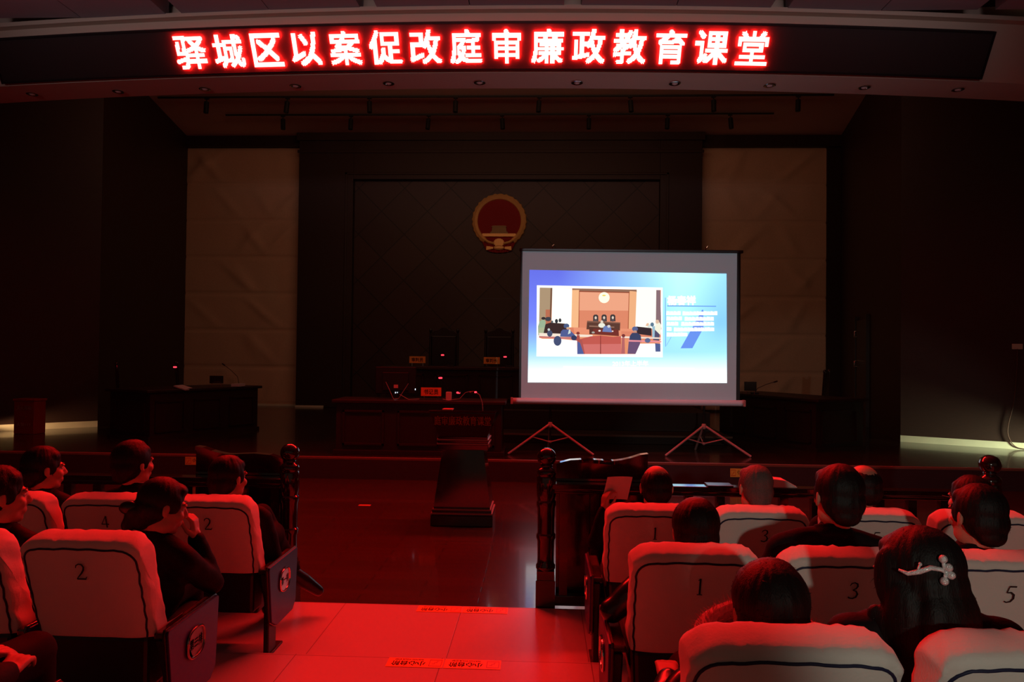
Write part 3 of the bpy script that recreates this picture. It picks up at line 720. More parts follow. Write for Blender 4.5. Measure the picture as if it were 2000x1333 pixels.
for x in (-1.18, 1.17):
    MB().tube([(x, .04, Z0+SH+.02), (x, .02, Z0+SH+.075), (x+.025, 0, Z0+SH+.09), (x, -.02, Z0+SH+.06)], .01).build('hook', M['chrome'], ps, smooth=True)
    tr = MB().tube([(x, .06, .13), (x, .06, Z0+SH+.03)], .016, 10).build('support_pole', M['darkmetal'], ps, smooth=True)
    for a in (-143, -37, 90):
        ca, sa = math.cos(math.radians(a)), math.sin(math.radians(a)); R_ = .80 if a < 0 else .5
        ft = (x+ca*R_, .06+sa*.42 if a < 0 else .06+R_, .012); tp = (x+ca*.03, .06+sa*.03, .43)
        MB().tube([tp, ft], .017, 8).build('leg', M['whitemetal'], tr, smooth=True)
        mid = [tp[i]*.58+ft[i]*.42 for i in range(3)]
        MB().tube([(x, .06, .165), mid], .009, 8).build('brace', M['whitemetal'], tr, smooth=True)
    MB().lathe([(.025, .39), (.032, .40), (.036, .44), (.03, .465), (.02, .47)], (x, .06, 0), 14).build('hub', M['whitemetal'], tr, smooth=True)
    MB().lathe([(.02, .15), (.024, .155), (.024, .18), (.018, .185)], (x, .06, 0), 12).build('collar', M['whitemetal'], tr, smooth=True)

# the slide on the cloth
def px2s(px, py):
    s = t = .5
    for _ in range(8):
        t = (py-(490+7*s))/(288+2*s); s = (px-(1020-4*t))/(423-2*t)
    return s*SW, (1-t)*SH
class Slide:
    def __init__(s): s.o = MB(); s.n = .006
    def shape(s, pts, col, k=1., tr=None):
        key = ('slide', tuple(round(c, 3) for c in col), k)
        if key not in M: M[key] = emat('slide_tone', srgb(*col), k)
        s.o.use(M[key]); s.n += .0006
        q = [px2s(*(tr(*p) if tr else p)) for p in pts]
        s.o.poly([SL(u, v, s.n) for u, v in q])
    def ell(s, c, rx, ry, col, k=1., tr=None): s.shape([(c[0]+rx*math.cos(a*PI/10), c[1]-ry*math.sin(a*PI/10)) for a in range(20)], col, k, tr)
    def rect(s, x0, y0, x1, y1, col, k=1., tr=None): s.shape([(x0, y1), (x1, y1), (x1, y0), (x0, y0)], col, k, tr)
# background wash of the slide: image colours follow position across the slide
bgm = bpy.data.materials.new('slide_background'); bgm.use_nodes = True; nt = bgm.node_tree; nt.nodes.remove(nt.nodes['Principled BSDF'])
em_ = nt.nodes.new('ShaderNodeEmission'); nt.links.new(em_.outputs[0], nt.nodes['Material Output'].inputs[0])
at = nt.nodes.new('ShaderNodeVertexColor'); at.layer_name = 'picture'; nt.links.new(at.outputs[0], em_.inputs[0]); em_.inputs[1].default_value = 1.25
o = MB(); crn = [(1035, 528), (1421, 538), (1419, 752), (1031, 747)]
NU, NVV = 48, 32
def slide_pos(u, v):
    t = 1-v; a = Vector(crn[0]).lerp(Vector(crn[1]), u); b = Vector(crn[3]).lerp(Vector(crn[2]), u); p = a.lerp(b, t)
    return SL(*px2s(*p), .006)
o.grid(slide_pos, NU, NVV)
me = o.mesh('projected_slide', norm=False); me.materials.append(bgm)
vc = me.color_attributes.new('picture', 'FLOAT_COLOR', 'POINT')
def bgcol(u, v):
    t = 1-v
    def L(a, b, k): k = max(0, min(1, k)); return [a[i]+(b[i]-a[i])*k for i in range(3)]
    top = L((95, 105, 215), (185, 248, 255), (u-.15)/.6)
    if u > .82: top = L(top, (150, 215, 255), (u-.82)/.18)
    mid = L((110, 125, 235), (130, 195, 250), (u-.05)/.5)
    if .55 < u < .95: mid = L(mid, (170, 238, 252), 1-abs(u-.76)/.2)
    low = L((150, 205, 255), (160, 225, 255), u)
    bot = (250, 255, 255)
    c = L(top, mid, t/.45) if t < .45 else L(mid, low, (t-.45)/.27) if t < .72 else L(low, bot, (t-.72)/.2)
    return srgb(*c)
cols = []
for i in range(NU+1):
    for j in range(NVV+1): cols += [*bgcol(i/NU, j/NVV), 1]
vc.data.foreach_set('color', cols)
slide = link('projected_slide', me, ps); slide['label'] = 'blue slide glowing on the cloth'
s = Slide(); C4 = lambda X, Y: (1035+X/7.27, 550+Y/7.27)
Rr = lambda *a: s.rect(*a[:4], a[4], a[5] if len(a) > 5 else 1., C4)
Pp = lambda pts, c, k=1.: s.shape([p for p in pts], c, k, C4)
Ee = lambda c, rx, ry, col, k=1.: s.ell(c, rx, ry, col, k, C4)
Pp([(95, 1065), (1885, 1095), (1895, 105), (105, 60)], (255, 255, 255), 1.4)
Pp([(130, 1035), (1850, 1050), (1870, 140), (145, 92)], (236, 150, 110))        # whole picture: orange hall
Pp([(130, 760), (300, 700), (325, 97), (145, 92)], (176, 150, 120)); Pp([(225, 640), (300, 640), (305, 405), (228, 405)], (190, 112, 84))
Pp([(285, 560), (305, 560), (328, 97), (300, 97)], (120, 84, 66))
Pp([(310, 640), (600, 660), (606, 108), (325, 97)], (255, 252, 236), 1.25)      # white panels
Pp([(1500, 680), (1790, 690), (1805, 140), (1525, 132)], (255, 250, 232), 1.2)
Pp([(1790, 700), (1870, 700), (1860, 142), (1803, 140)], (140, 112, 118))
Pp([(606, 150), (1525, 170), (1525, 132), (610, 108)], (150, 110, 90))          # ceiling shadow
Pp([(590, 660), (700, 670), (705, 130), (606, 130)], (250, 190, 140)); Pp([(1395, 700), (1500, 710), (1520, 160), (1425, 150)], (244, 180, 132))
Pp([(690, 680), (1400, 700), (1418, 170), (710, 150)], (242, 168, 134)); Pp([(700, 680), (1400, 700), (1405, 430), (702, 420)], (226, 138, 106))
Pp([(690, 690), (702, 690), (714, 150), (704, 150)], (176, 92, 62)); Pp([(1392, 700), (1404, 700), (1422, 165), (1412, 165)], (176, 92, 62)); Pp([(704, 158), (1420, 180), (1420, 165), (704, 143)], (150, 76, 54))
Ee((1060, 242), 78, 78, (255, 246, 214), 1.25); Ee((1058, 212), 26, 10, (240, 214, 90))
Pp([(590, 740), (1500, 780), (1500, 690), (590, 660)], (238, 150, 116)); Pp([(130, 800), (640, 790), (620, 660), (130, 720)], (222, 130, 100)); Pp([(1300, 830), (1860, 850), (1860, 740), (1300, 720)], (226, 136, 106))
for x_ in (938, 1057, 1180): Pp([(x_-38, 580), (x_+38, 580), (x_+36, 500), (x_+18, 482), (x_-18, 482), (x_-36, 500)], (62, 58, 60)); Ee((x_, 528), 16, 22, (226, 206, 190)); Ee((x_, 565), 24, 20, (90, 78, 82))
Pp([(805, 690), (1280, 710), (1285, 600), (815, 570)], (96, 62, 52)); Pp([(815, 590), (1285, 612), (1285, 596), (815, 568)], (132, 92, 76))
Pp([(845, 760), (1195, 770), (1200, 655), (845, 635)], (92, 54, 46)); Pp([(845, 655), (1200, 672), (1200, 655), (845, 635)], (150, 110, 92))
Ee((1022, 635), 48, 34, (240, 240, 224)); Ee((1024, 588), 19, 24, (232, 214, 196))
Pp([(880, 760), (1265, 790), (1260, 700), (905, 680)], (120, 52, 46)); Pp([(1030, 725), (1165, 735), (1150, 660), (1100, 640), (1050, 650)], (112, 130, 186)); Ee((1122, 650), 22, 20, (220, 214, 216))
Ee((990, 712), 18, 12, (250, 240, 232)); Ee((900, 735), 22, 14, (170, 170, 160)); Ee((1175, 720), 12, 10, (246, 226, 216))
Pp([(130, 780), (300, 790), (520, 720), (540, 610), (300, 590), (230, 610)], (64, 44, 44))   # left desk
Ee((380, 570), 22, 30, (50, 52, 60)); Ee((430, 560), 20, 28, (60, 62, 72)); Ee((262, 540), 44, 30, (66, 68, 76)); Ee((318, 580), 16, 18, (84, 92, 100))
Pp([(120, 770), (190, 770), (215, 650), (230, 575), (190, 545), (140, 570), (118, 640)], (158, 182, 150)); Ee((195, 530), 30, 20, (60, 50, 50)); Pp([(118, 770), (185, 770), (210, 660), (130, 660)], (176, 184, 148))
Pp([(1520, 760), (1725, 790), (1725, 680), (1510, 655)], (58, 44, 50)); Ee((1690, 650), 24, 24, (220, 232, 224)); Pp([(1640, 650), (1680, 650), (1690, 610), (1660, 610)], (236, 190, 160))
Pp([(1745, 850), (1830, 860), (1850, 700), (1770, 690)], (88, 82, 110)); Pp([(1770, 700), (1850, 780), (1865, 640), (1830, 590), (1790, 610)], (238, 236, 214), 1.1); Ee((1808, 590), 26, 28, (226, 190, 164)); Ee((1735, 630), 26, 30, (96, 126, 150)); Pp([(1735, 830), (1765, 830), (1775, 650), (1735, 660)], (160, 196, 214))
Pp([(130, 790), (890, 800), (890, 770), (130, 735)], (250, 232, 214)); Pp([(1260, 815), (1860, 835), (1860, 815), (1260, 790)], (248, 228, 212))  # bar rail
Pp([(430, 790), (670, 800), (610, 740), (560, 690), (470, 690), (440, 720)], (84, 96, 150)); Ee((520, 640), 40, 34, (78, 94, 134)); Ee((540, 672), 22, 16, (206, 170, 140)); Pp([(540, 760), (580, 740), (575, 690), (555, 690)], (210, 226, 220))
Pp([(1405, 870), (1580, 880), (1570, 780), (1520, 745), (1450, 745), (1415, 790)], (62, 70, 104)); Ee((1490, 690), 42, 34, (92, 104, 150)); Ee((1490, 725), 22, 16, (190, 150, 130))
Pp([(700, 1035), (1290, 1045), (1290, 790), (1180, 800), (1000, 780), (860, 790), (700, 830)], (214, 116, 110)); Pp([(700, 900), (1290, 900), (1290, 790), (1180, 800), (1000, 780), (860, 790), (700, 830)], (198, 92, 82))
Pp([(994, 1040), (1006, 1040), (1006, 780), (998, 780)], (130, 50, 46)); Pp([(640, 1035), (780, 1040), (740, 840), (690, 830), (640, 800)], (178, 88, 84))
Ee((683, 745), 24, 22, (140, 60, 54)); Pp([(655, 1000), (720, 1000), (705, 770), (665, 770)], (176, 84, 76)); Ee((1325, 785), 25, 24, (126, 56, 56)); Pp([(1290, 1040), (1345, 1040), (1340, 810), (1305, 810)], (186, 104, 104))
Pp([(1380, 1040), (1540, 1045), (1560, 880), (1400, 860)], (110, 84, 118)); Pp([(1395, 868), (1860, 885), (1860, 865), (1395, 845)], (240, 150, 160)); Pp([(130, 800), (660, 830), (660, 805), (130, 780)], (200, 120, 120))
Ee((283, 745), 38, 46, (74, 82, 110)); Ee((270, 690), 18, 18, (200, 210, 206))
Pp([(100, 1035), (670, 1040), (668, 850), (440, 825), (180, 820), (120, 800)], (255, 255, 252), 1.35); Ee((392, 850), 56, 70, (72, 82, 118)); Ee((625, 810), 40, 36, (56, 62, 96)); Pp([(670, 1040), (765, 1040), (710, 880), (675, 860)], (82, 96, 156))
Pp([(1490, 1050), (1850, 1050), (1850, 930), (1760, 900), (1560, 900)], (255, 253, 250), 1.3); Ee((1665, 855), 40, 34, (96, 106, 146)); Pp([(1775, 1015), (1845, 1015), (1845, 905), (1770, 895)], (84, 96, 146))
s.o.build('projected_picture', None, ps, norm=False)['label'] = 'picture of a brightly lit courtroom on the slide'
s = Slide(); C5 = lambda X, Y: (1280+X/9.52, 560+Y/9.52)
s.shape([(470, 1175), (690, 1175), (900, 800), (900, 460), (880, 460), (700, 780)], (110, 152, 246), 1., C5)
s.shape([(205, 1120), (212, 1120), (300, 965), (292, 965)], (120, 160, 240), 1., C5)
s.shape([(188, 1140), (198, 1140), (202, 230), (192, 230)], (104, 146, 236), 1., C5); s.shape([(230, 392), (1140, 406), (1140, 390), (230, 375)], (104, 152, 240), 1., C5)
for (x0, x1, y) in ((210, 480, 520), (510, 1160, 527), (210, 500, 620), (545, 1090, 630), (210, 430, 718), (480, 1090, 724), (210, 300, 815), (340, 1090, 826), (205, 590, 918)):
    n_ = max(2, int((x1-x0)/62)); w_ = (x1-x0)/n_
    for q in range(n_):
        xa = x0+q*w_; s.shape([(xa, y+34), (xa+w_*.97, y+35), (xa+w_*.97, y-36+4*(q % 3)), (xa+w_*.1, y-40+5*(q % 2))], (255, 255, 255), 1.4, C5)
s.shape([(1100, 725), (1355, 731), (1355, 722), (1100, 716)], (255, 255, 255), 1.3)
o2 = s.o.use(M[('slide', (255, 255, 255), 1.4)])
def stext(t, px, py, w, h, off):
    o2.mesh2d(textw(t, 1., off, h/w), lambda x, y: SL(*px2s(px+x*w, py-y*w), .016))
stext('杨春祥', 1332, 590, 56, 19, .045); stext('2013年上半年', 1231, 712, 70, 11, .02)
s.o.build('slide_writing', None, ps, norm=False)['label'] = 'white characters on the slide'

# ================================================================== RAILINGS AND GATE LEAVES
def newel(x, par):
    p = MB()
    p.bb((x-.066, -.066, 0), (x+.066, .066, .30)); p.bb((x-.060, -.060, .30), (x+.060, .060, .36))
    prof = [(.060, .36), (.066, .37), (.066, .39), (.058, .40), (.056, .44), (.058, .56), (.066, .575), (.066, .60), (.057, .61), (.058, .70), (.060, .78), (.067, .80), (.067, .825), (.058, .835), (.062, .85), (.067, .87), (.067, .99), (.062, 1.0), (.066, 1.01), (.067, 1.03), (.058, 1.045), (.042, 1.055), (.036, 1.065)]
    p.lathe(prof, (x, 0, 0), 28); n = p.build('newel_post', M['gloss'], par, smooth=True)
    b = MB().lathe([(.036, 1.06), (.044, 1.07), (.036, 1.08)], (x, 0, 0), 24).ell((x, 0, 1.128), (.067, .067, .064), n=28, m=18).build('ball_finial', M['gloss'], n, smooth='all')
def railing(lab, x0, x1, posts):
    d = thing('railing', lab, 'railing', (x0, 4.95, 0)); L = x1-x0
    o = MB().tube([(0, 0, .912), (L, 0, .912)], .036, 12).bb((0, -.05, .915), (L, .05, .952)).bb((0, -.035, .885), (L, .035, .905)); o.build('handrail', M['gloss'], d, bevel=.006)
    bx('bottom_rail', (0, -.03, .12), (L, .03, .19), M['gloss'], d, .006)
    n = int(abs(L)/.212)
    for k in range(n):
        x = .12+.212*k
        if x < L-.08: MB().bb((x-.028, -.024, .19), (x+.028, .024, .885)).build('baluster', M['gloss'], d)
    for x in posts: newel(x-x0, d)
    return d
railing('dark polished wooden railing with a ball-topped post, right of the aisle', .04, 3.01, (.04, 3.01))
railing('dark polished wooden railing with a ball-topped post, left of the aisle', -4.72, -1.75, (-1.75, -4.72))
cr = [(1088, 917), (1095, 914), (1115, 909), (1132, 908), (1146, 907), (1171, 908.5), (1190, 910), (1202, 910), (1217, 908), (1234, 904), (1252, 898), (1267, 896)]
for sg, x0, lab in ((1, .11, 'dark wooden gate leaf with a wavy crest, folded open against the right railing'), (-1, -1.82, 'dark wooden gate leaf with a wavy crest, folded open against the left railing')):
    d = thing('gate_leaf', lab, 'gate', (x0, 5.035, 0))
    crv = [(sg*(.0+(p-1088)/283), 1.058-(q-917-(p-1088)*.012)/283) for p, q in cr]
    out = [(0, .15), (sg*.63, .15), (sg*.632, crv[-1][1])]+crv[::-1]+[(0, 1.04)]
    if sg < 0: out = out[::-1]
    MB().prism(out, lambda x, z: (x, -.018, z), lambda x, z: (x, .018, z)).build('leaf_panel', M['gloss'], d)
    o = MB()
    for (xa, za), (xb, zb) in zip(crv, crv[1:]): o.hexa([(xa, -.034, za-.012), (xb, -.034, zb-.012), (xb, .034, zb-.012), (xa, .034, za-.012), (xa, -.034, za+.014), (xb, -.034, zb+.014), (xb, .034, zb+.014), (xa, .034, za+.014)])
    bmesh.ops.remove_doubles(o.bm, verts=o.bm.verts, dist=1e-5); o.build('crest_moulding', M['gloss'], d, smooth=True)
    for z in (.3, .8): MB().tube([(-sg*.02, 0, z-.05), (-sg*.02, 0, z+.05)], .012).build('hinge', M['darkmetal'], d, smooth=True)
o = MB().bb((1.13, 4.90, .953), (1.30, 5.02, .962)); tag(o.build('folder', M['shoe'], bevel=.002), 'glossy dark folder lying on the right handrail beside the grey-haired man', 'folder')
o = MB().prism([(0, 0), (.20, 0), (.19, .012), (.12, .05), (.04, .058), (0, .05)], lambda x, z: (1.53+x, 4.91, .953+z), lambda x, z: (1.53+x, 5.03, .953+z)); tag(o.build('cloth_cap', M['paper'], bevel=.006), 'pale soft cap lying on the right handrail, right of the grey head', 'cap')

# ================================================================== FLOOR STICKERS
def sticker(lab, x0, y0, w, h, z, base, txt, sub=None, rz=PI, wall=False):
    d = thing('step_sticker', lab, 'sticker', (x0, y0, z), 0 if wall else rz, 'step warning stickers')
    def f(n): return (lambda x, y: (x, -n, y)) if wall else (lambda x, y: (x, y, n))
    o = MB().use(base)
    o.prism([(-w/2, -h/2), (w/2, -h/2), (w/2, h/2), (-w/2, h/2)], f(.0005), f(.002))
    o.use(M['redink'])
    bxx, bs = -w*.36, h*.36
    for a, b in (((-1, -1), (1, -.84)), ((-1, .84), (1, 1)), ((-1, -1), (-.9, 1)), ((.9, -1), (1, 1))):
        o.poly([f(.0026)(bxx+p*w*.11, q*bs) for p, q in ((a[0], a[1]), (b[0], a[1]), (b[0], b[1]), (a[0], b[1]))])
    o.poly([f(.0026)(bxx+p*w*.08, q*bs) for p, q in ((-.7, -.6), (-.2, -.6), (-.2, -.2), (.3, -.2), (.3, .2), (.8, .2), (.8, .35), (.15, .35), (.15, -.05), (-.35, -.05), (-.35, -.45), (-.7, -.45))])
    o.use(M['ink'])
    o.mesh2d(textw(txt, w*.60, .014, h*.50), lambda x, y: f(.0026)(x+w*.12, y+h*.10))
    if sub: o.mesh2d(textw(sub, w*.52, .01, h*.13), lambda x, y: f(.0026)(x+w*.12, y-h*.33))
    o.build('sticker_face', None, d, norm=False)
    return d
S_ = '小心台阶'; SB = 'WATCH YOUR STEP'
sticker('orange step sticker at the farther step edge of the aisle, left of its neighbour', -.665, 4.80, .30, .11, T1, M['sticker'], S_, SB)
sticker('orange step sticker at the farther step edge of the aisle, right of its neighbour', -.36, 4.80, .30, .11, T1, M['sticker'], S_, SB)
sticker('orange step sticker at the nearer step edge of the aisle, left of its neighbour', -.655, 3.81, .30, .11, T2, M['sticker'], S_, SB)
sticker('orange step sticker at the nearer step edge of the aisle, right of its neighbour', -.35, 3.81, .30, .11, T2, M['sticker'], S_, SB)
sticker('yellow step warning sticker on the stage front, beside the left gate leaf', -4.964, 10.178, .34, .115, .222, M['ysticker'], S_, None, wall=True)
sticker('yellow step warning sticker on the stage front, left of the grey-haired man', 2.80, 10.178, .30, .12, .19, M['ysticker'], S_, None, wall=True)
tag(bx('paper_scrap', (-2.16, 8.45, 0.0), (-2.02, 8.52, .003), mat('orange_paper', (.5, .15, .06), .6)), 'small scrap of paper lying on the low wooden floor', 'paper')

# ================================================================== SEATS
def fbm(p, s): return noise.noise(Vector(p)*s)
# closed outline of the padded back, seen from the side (y, z): rear bottom, up the rear, over the crest, down the front
PROF = [(-.115, .475), (-.125, .50), (-.150, .585), (-.178, .68), (-.208, .775), (-.232, .848), (-.240, .874), (-.237, .889), (-.222, .899), (-.180, .912), (-.135, .918), (-.103, .905), (-.090, .878), (-.078, .80), (-.05, .70), (-.015, .60), (.03, .50), (.038, .48), (.03, .466), (-.02, .462), (-.07, .464)]
PM = (-.10, .70)
def cover_mesh(seed):
    o = MB(); NU_, NP = 34, 76; P = PROF+[PROF[0]]
    cum = [0]
    for a, b in zip(P, P[1:]): cum.append(cum[-1]+math.dist(a, b))
    def at(t):
        L = t*cum[-1]
        for i in range(len(P)-1):
            if L <= cum[i+1]+1e-9:
                k = (L-cum[i])/(cum[i+1]-cum[i]); return P[i][0]+(P[i+1][0]-P[i][0])*k, P[i][1]+(P[i+1][1]-P[i][1])*k
        return P[0]
    def crease(y, z, sg): return fbm((seed+sg*5, y*3.0+z*1.2, z*13+y*4), 1.0)+.45*fbm((seed+sg, y*7, z*31+y*9), 1.0)
    rings = []
    us = [-1+2*i/(NU_-1) for i in range(NU_)]; us = [math.copysign(1-(1-abs(u))**1.5, u) for u in us]
    rows = [(u, 1) for u in us]
    for u, sh in rows:
        ring = []
        w = .245
        for j in range(NP):
            y, z = at(j/NP)
            e = (abs(u)**7)
            yc = y; zc = z
            zf = max(0, (z-.80)/.128)
            zc -= .055*abs(u)**9*zf
            x = u*w*(1-.03*max(0, (.62-z)/.16)**2)
            ym = PM[0]-(z-PM[1])*.30
            yc = ym+(y-ym)*(1-.26*e)
            # sewn cloth: a little belly at the rear, creases on sides and crown
            wr_ = max(0, min(1, .5-(y-(-.09-(z-.7)*.36))/.05)); rear = wr_ > .5
            d1 = .010*(1-u*u)*math.sin(PI*min(1, max(0, (z-.47)/.40)))+.0035*fbm((u*2+seed, z*3, seed*3.1), 1.6)
            ridge = .5-abs(((u*.9+z*2.2+seed*.37+.25*fbm((u, z, seed), 2)) % .55)/.55-.5); d1 += .010*max(0, ridge-.25)*max(0, 1-abs(z-.62)/.16)
            d2 = .005*fbm((u*7+seed, z*5+y*9, seed), 1.0)+.0065*math.sin(u*40-y*60+4*fbm((u*3, z*4, seed), 1))*max(0, fbm((u*2.2+seed*2, y*4, 1.3), 1)+.30)
            wk = max(wr_*(z > .86), 1-wr_); yc += -wr_*d1+wk*.4*d2; zc += (wr_*.3*d1+wk*.8*d2)*(1 if z > .6 else 0)
            if abs(u) > .80:
                x += math.copysign(1, u)*.012*crease(yc, zc, math.copysign(1, u))*min(1, (abs(u)-.80)/.15)*(1-.75*wr_ if abs(u) < .97 else 1)
            ring.append(o.bm.verts.new((x, yc, zc)))
        rings.append(ring)
    for a, b in zip(rings, rings[1:]):
        for j in range(NP): o._f([a[j], b[j], b[(j+1) % NP], a[(j+1) % NP]])
    for rg, sg in ((rings[0], 1), (rings[-1], -1)):
        c = sum((v.co for v in rg), Vector())/NP; prev = rg; base = [v.co.copy() for v in rg]
        for t in (.96, .90, .80, .68, .54, .38, .2):
            ring = []
            for q in base:
                p = c.lerp(q, t); w_ = min(1, (1-t)/.15); ed_ = c.x+(q.x-c.x)*t
                p.x = ed_*(1-w_)+w_*(-sg*(.247+.006*(1-t*t)+.012*crease(p.y, p.z, -sg))); ring.append(o.bm.verts.new(p))
            for j in range(NP): o._f([prev[j], prev[(j+1) % NP], ring[(j+1) % NP], ring[j]])
            prev = ring
        c.x = -sg*(.253+.012*crease(c.y, c.z, -sg)); cv = o.bm.verts.new(c)
        for j in range(NP): o._f([prev[j], prev[(j+1) % NP], cv])
    me = o.mesh('cover', smooth='all'); me.materials.append(M['cover']); return me
COVERS = [cover_mesh(1.7), cover_mesh(5.3), cover_mesh(9.1)]
from mathutils.bvhtree import BVHTree
def piping_mesh(cov, seed):
    bv = BVHTree.FromPolygons([v.co.copy() for v in cov.vertices], [tuple(p.vertices) for p in cov.polygons])
    def on(x, z):
        for _ in range(12):
            h = bv.ray_cast(Vector((x, -1, z)), Vector((0, 1, 0)))[0]
            if h is not None and h.y < -.05-(z-.5)*.25: return Vector((x, h.y-.0012, z))
            x *= .985; z -= .002
        return Vector((x, -.2, z))
    pts = [on(-.229-.002*math.sin(i*1.9+seed)+.012*max(0, (.60-z)/.14)**2, z) for i, z in [(i, .478+(.80-.478)*i/16) for i in range(17)]]
    for k in range(1, 7):
        a = PI/2*k/6; pts.append(on(-.229+.060*(1-math.cos(a)), .80+.060*math.sin(a)))
    for i in range(1, 21):
        x = -.169+.338*i/21; pts.append(on(x, .861+.004*(1-(x/.17)**2)+.0015*math.sin(i+seed)))
    pts += [on(-p.x, p.z) for p in pts[:23]][::-1]
    o = MB(); o.tube(pts, .0042, 8); me = o.mesh('piping', smooth='all'); me.materials.append(M['piping']); return me
PIPES = [piping_mesh(c, q) for c, q in zip(COVERS, (.3, 1.9, 4.))]
# figures in a book face: strokes as (x, y, width) runs on a unit-high body
FIG = {'1': [[(-.10, .36, .02), (0, .46, .07), (0, .48, .10)], [(0.01, .48, .10), (0.01, -.44, .10)], [(-.13, -.475, .05), (.15, -.475, .05)]],
       '2': [[(-.25, .22, .05), (-.20, .38, .07), (-.05, .47, .07), (.11, .43, .10), (.19, .28, .11), (.15, .10, .11), (.02, -.10, .09), (-.14, -.28, .06), (-.27, -.44, .05)], [(-.28, -.445, .09), (.20, -.445, .10), (.29, -.30, .03)]],
       '3': [[(-.22, .28, .04), (-.14, .42, .07), (.0, .47, .07), (.14, .40, .10), (.17, .26, .11), (.10, .12, .08), (-.06, .03, .05)], [(-.06, .04, .05), (.12, -.03, .08), (.20, -.20, .11), (.14, -.38, .10), (-.02, -.47, .08), (-.18, -.44, .07), (-.24, -.37, .08)]],
       '4': [[(.10, .48, .09), (.10, -.48, .10)], [(.10, .46, .05), (-.28, -.20, .05)], [(-.29, -.20, .08), (.29, -.20, .08)]],
       '5': [[(-.10, .45, .09), (.24, .45, .09)], [(-.10, .46, .05), (-.18, .08, .05)], [(-.17, .09, .06), (.02, .11, .09), (.17, -.02, .11), (.18, -.24, .11), (.06, -.42, .09), (-.12, -.47, .07), (-.25, -.41, .08)]],
       '6': [[(.22, .45, .03), (.0, .34, .08), (-.17, .10, .10), (-.21, -.16, .11), (-.13, -.38, .10), (.03, -.46, .08), (.17, -.34, .10), (.20, -.17, .10), (.10, -.01, .08), (-.05, .02, .06), (-.17, -.06, .05)]],
       '7': [[(-.22, .28, .04), (-.18, .45, .09), (.24, .45, .09)], [(.24, .45, .06), (.08, .05, .09), (-.03, -.48, .09)]]}
def figure_mesh(ch, h=.074):
    o = MB(); zc = .775; n = Vector((0, -.955, -.30)); up = Vector((0, -.30, .955))
    for st in FIG[ch]:
        P = [(a, b) for a, b, _ in st]; Ls = []; Rs_ = []
        for i, (x, y, w) in enumerate(st):
            a = P[max(i-1, 0)]; b = P[min(i+1, len(P)-1)]; t = Vector((b[0]-a[0], b[1]-a[1])).normalized(); q = Vector((-t.y, t.x))*w/2
            Ls.append((x+q.x, y+q.y)); Rs_.append((x-q.x, y-q.y))
        for i in range(len(st)-1):
            f = lambda p: Vector((p[0]*h+.01, -.211, zc))+up*(p[1]*h)+n*.0095
            o.poly([f(Ls[i]), f(Rs_[i]), f(Rs_[i+1]), f(Ls[i+1])])
    me = o.mesh('numeral', norm=False); me.materials.append(M['ink']); return me
FIGS = {k: figure_mesh(k) for k in FIG}
def simple(f, m, nm, bevel=0., smooth=False):
    o = MB(); f(o); me = o.mesh(nm, smooth, bevel); me.materials.append(m); return me
ME = {}
ME['shell'] = simple(lambda o: o.hexa([(-.215, -.09, .24), (.215, -.09, .24), (.215, .05, .24), (-.215, .05, .24), (-.225, -.108, .475), (.225, -.108, .475), (.225, .025, .475), (-.225, .025, .475)]), M['shell'], 'back_shell', .018)
ME['seat'] = simple(lambda o: o.hexa([(-.225, -.02, .33), (.225, -.02, .33), (.225, .40, .36), (-.225, .40, .36), (-.23, .03, .43), (.23, .03, .43), (.23, .43, .45), (-.23, .43, .45)]), M['seatfab'], 'seat', .03)
ME['under'] = simple(lambda o: o.hexa([(-.20, .02, .20), (.20, .02, .20), (.20, .28, .22), (-.20, .28, .22), (-.215, .0, .325), (.215, .0, .325), (.215, .38, .352), (-.215, .38, .352)]), M['shell'], 'seat_pan', .015)
ME['post'] = simple(lambda o: o.bb((.272, -.08, .012), (.303, .035, .44)).hexa([(.267, -.04, .22), (.308, -.04, .22), (.308, .22, .22), (.267, .22, .22), (.267, -.13, .47), (.308, -.13, .47), (.308, .30, .47), (.267, .30, .47)]), M['shell'], 'standard', .006)
ME['foot'] = simple(lambda o: o.bb((.262, -.10, 0), (.313, .12, .014)), M['shell'], 'foot_plate', .004)
ME['arm'] = simple(lambda o: o.bb((.252, -.12, .47), (.322, .32, .50)), M['armpad'], 'armrest', .009)
XP = .309
ME['panel'] = simple(lambda o: o.prism([(-.10, .20), (-.02, .155), (.24, .155), (.29, .20), (.315, .505), (.30, .515), (-.14, .515), (-.145, .50)], lambda y, z: (XP, y, z), lambda y, z: (XP+.018, y, z)), M['blue'], 'end_panel', .004)
ME['paneledge'] = simple(lambda o: o.prism([(-.105, .195), (-.02, .148), (.245, .148), (.297, .195), (.322, .505), (.305, .522), (-.145, .522), (-.152, .50)], lambda y, z: (XP-.004, y, z), lambda y, z: (XP+.008, y, z)), M['armpad'], 'panel_trim', .003)
def badge_mesh(txt, side):
    o = MB(); c = (.085, .385); N_ = 32
    def oval(r, s): 
        out = []
        for k in range(N_):
            a = 2*PI*k/N_; ca, sa = math.cos(a), math.sin(a)
            out.append((c[0]+r*.075*math.copysign(abs(ca)**.75, ca)*s, c[1]+r*.062*math.copysign(abs(sa)**.75, sa)))
        return out
    o.use(M['badge']); o.prism(oval(1, 1), lambda y, z: (XP+.017, y, z), lambda y, z: (XP+.023, y, z))
    o.use(M['chrome']); P = [(XP+.024, y, z) for y, z in oval(1.0, 1)]; o.tube(P+P[:1], .0055, 8, caps=False)
    o.use(M['ink'])
    o.mesh2d(textw(txt, .112, .02, .048), lambda x, y: (XP+.0236, c[0]+side*x, c[1]+y))
    me = o.mesh('row_badge', norm=False)
    return me
BADGE = {(t, s): badge_mesh(t, s) for t in ('第一排', '第二排', '第三排') for s in (1, -1)}
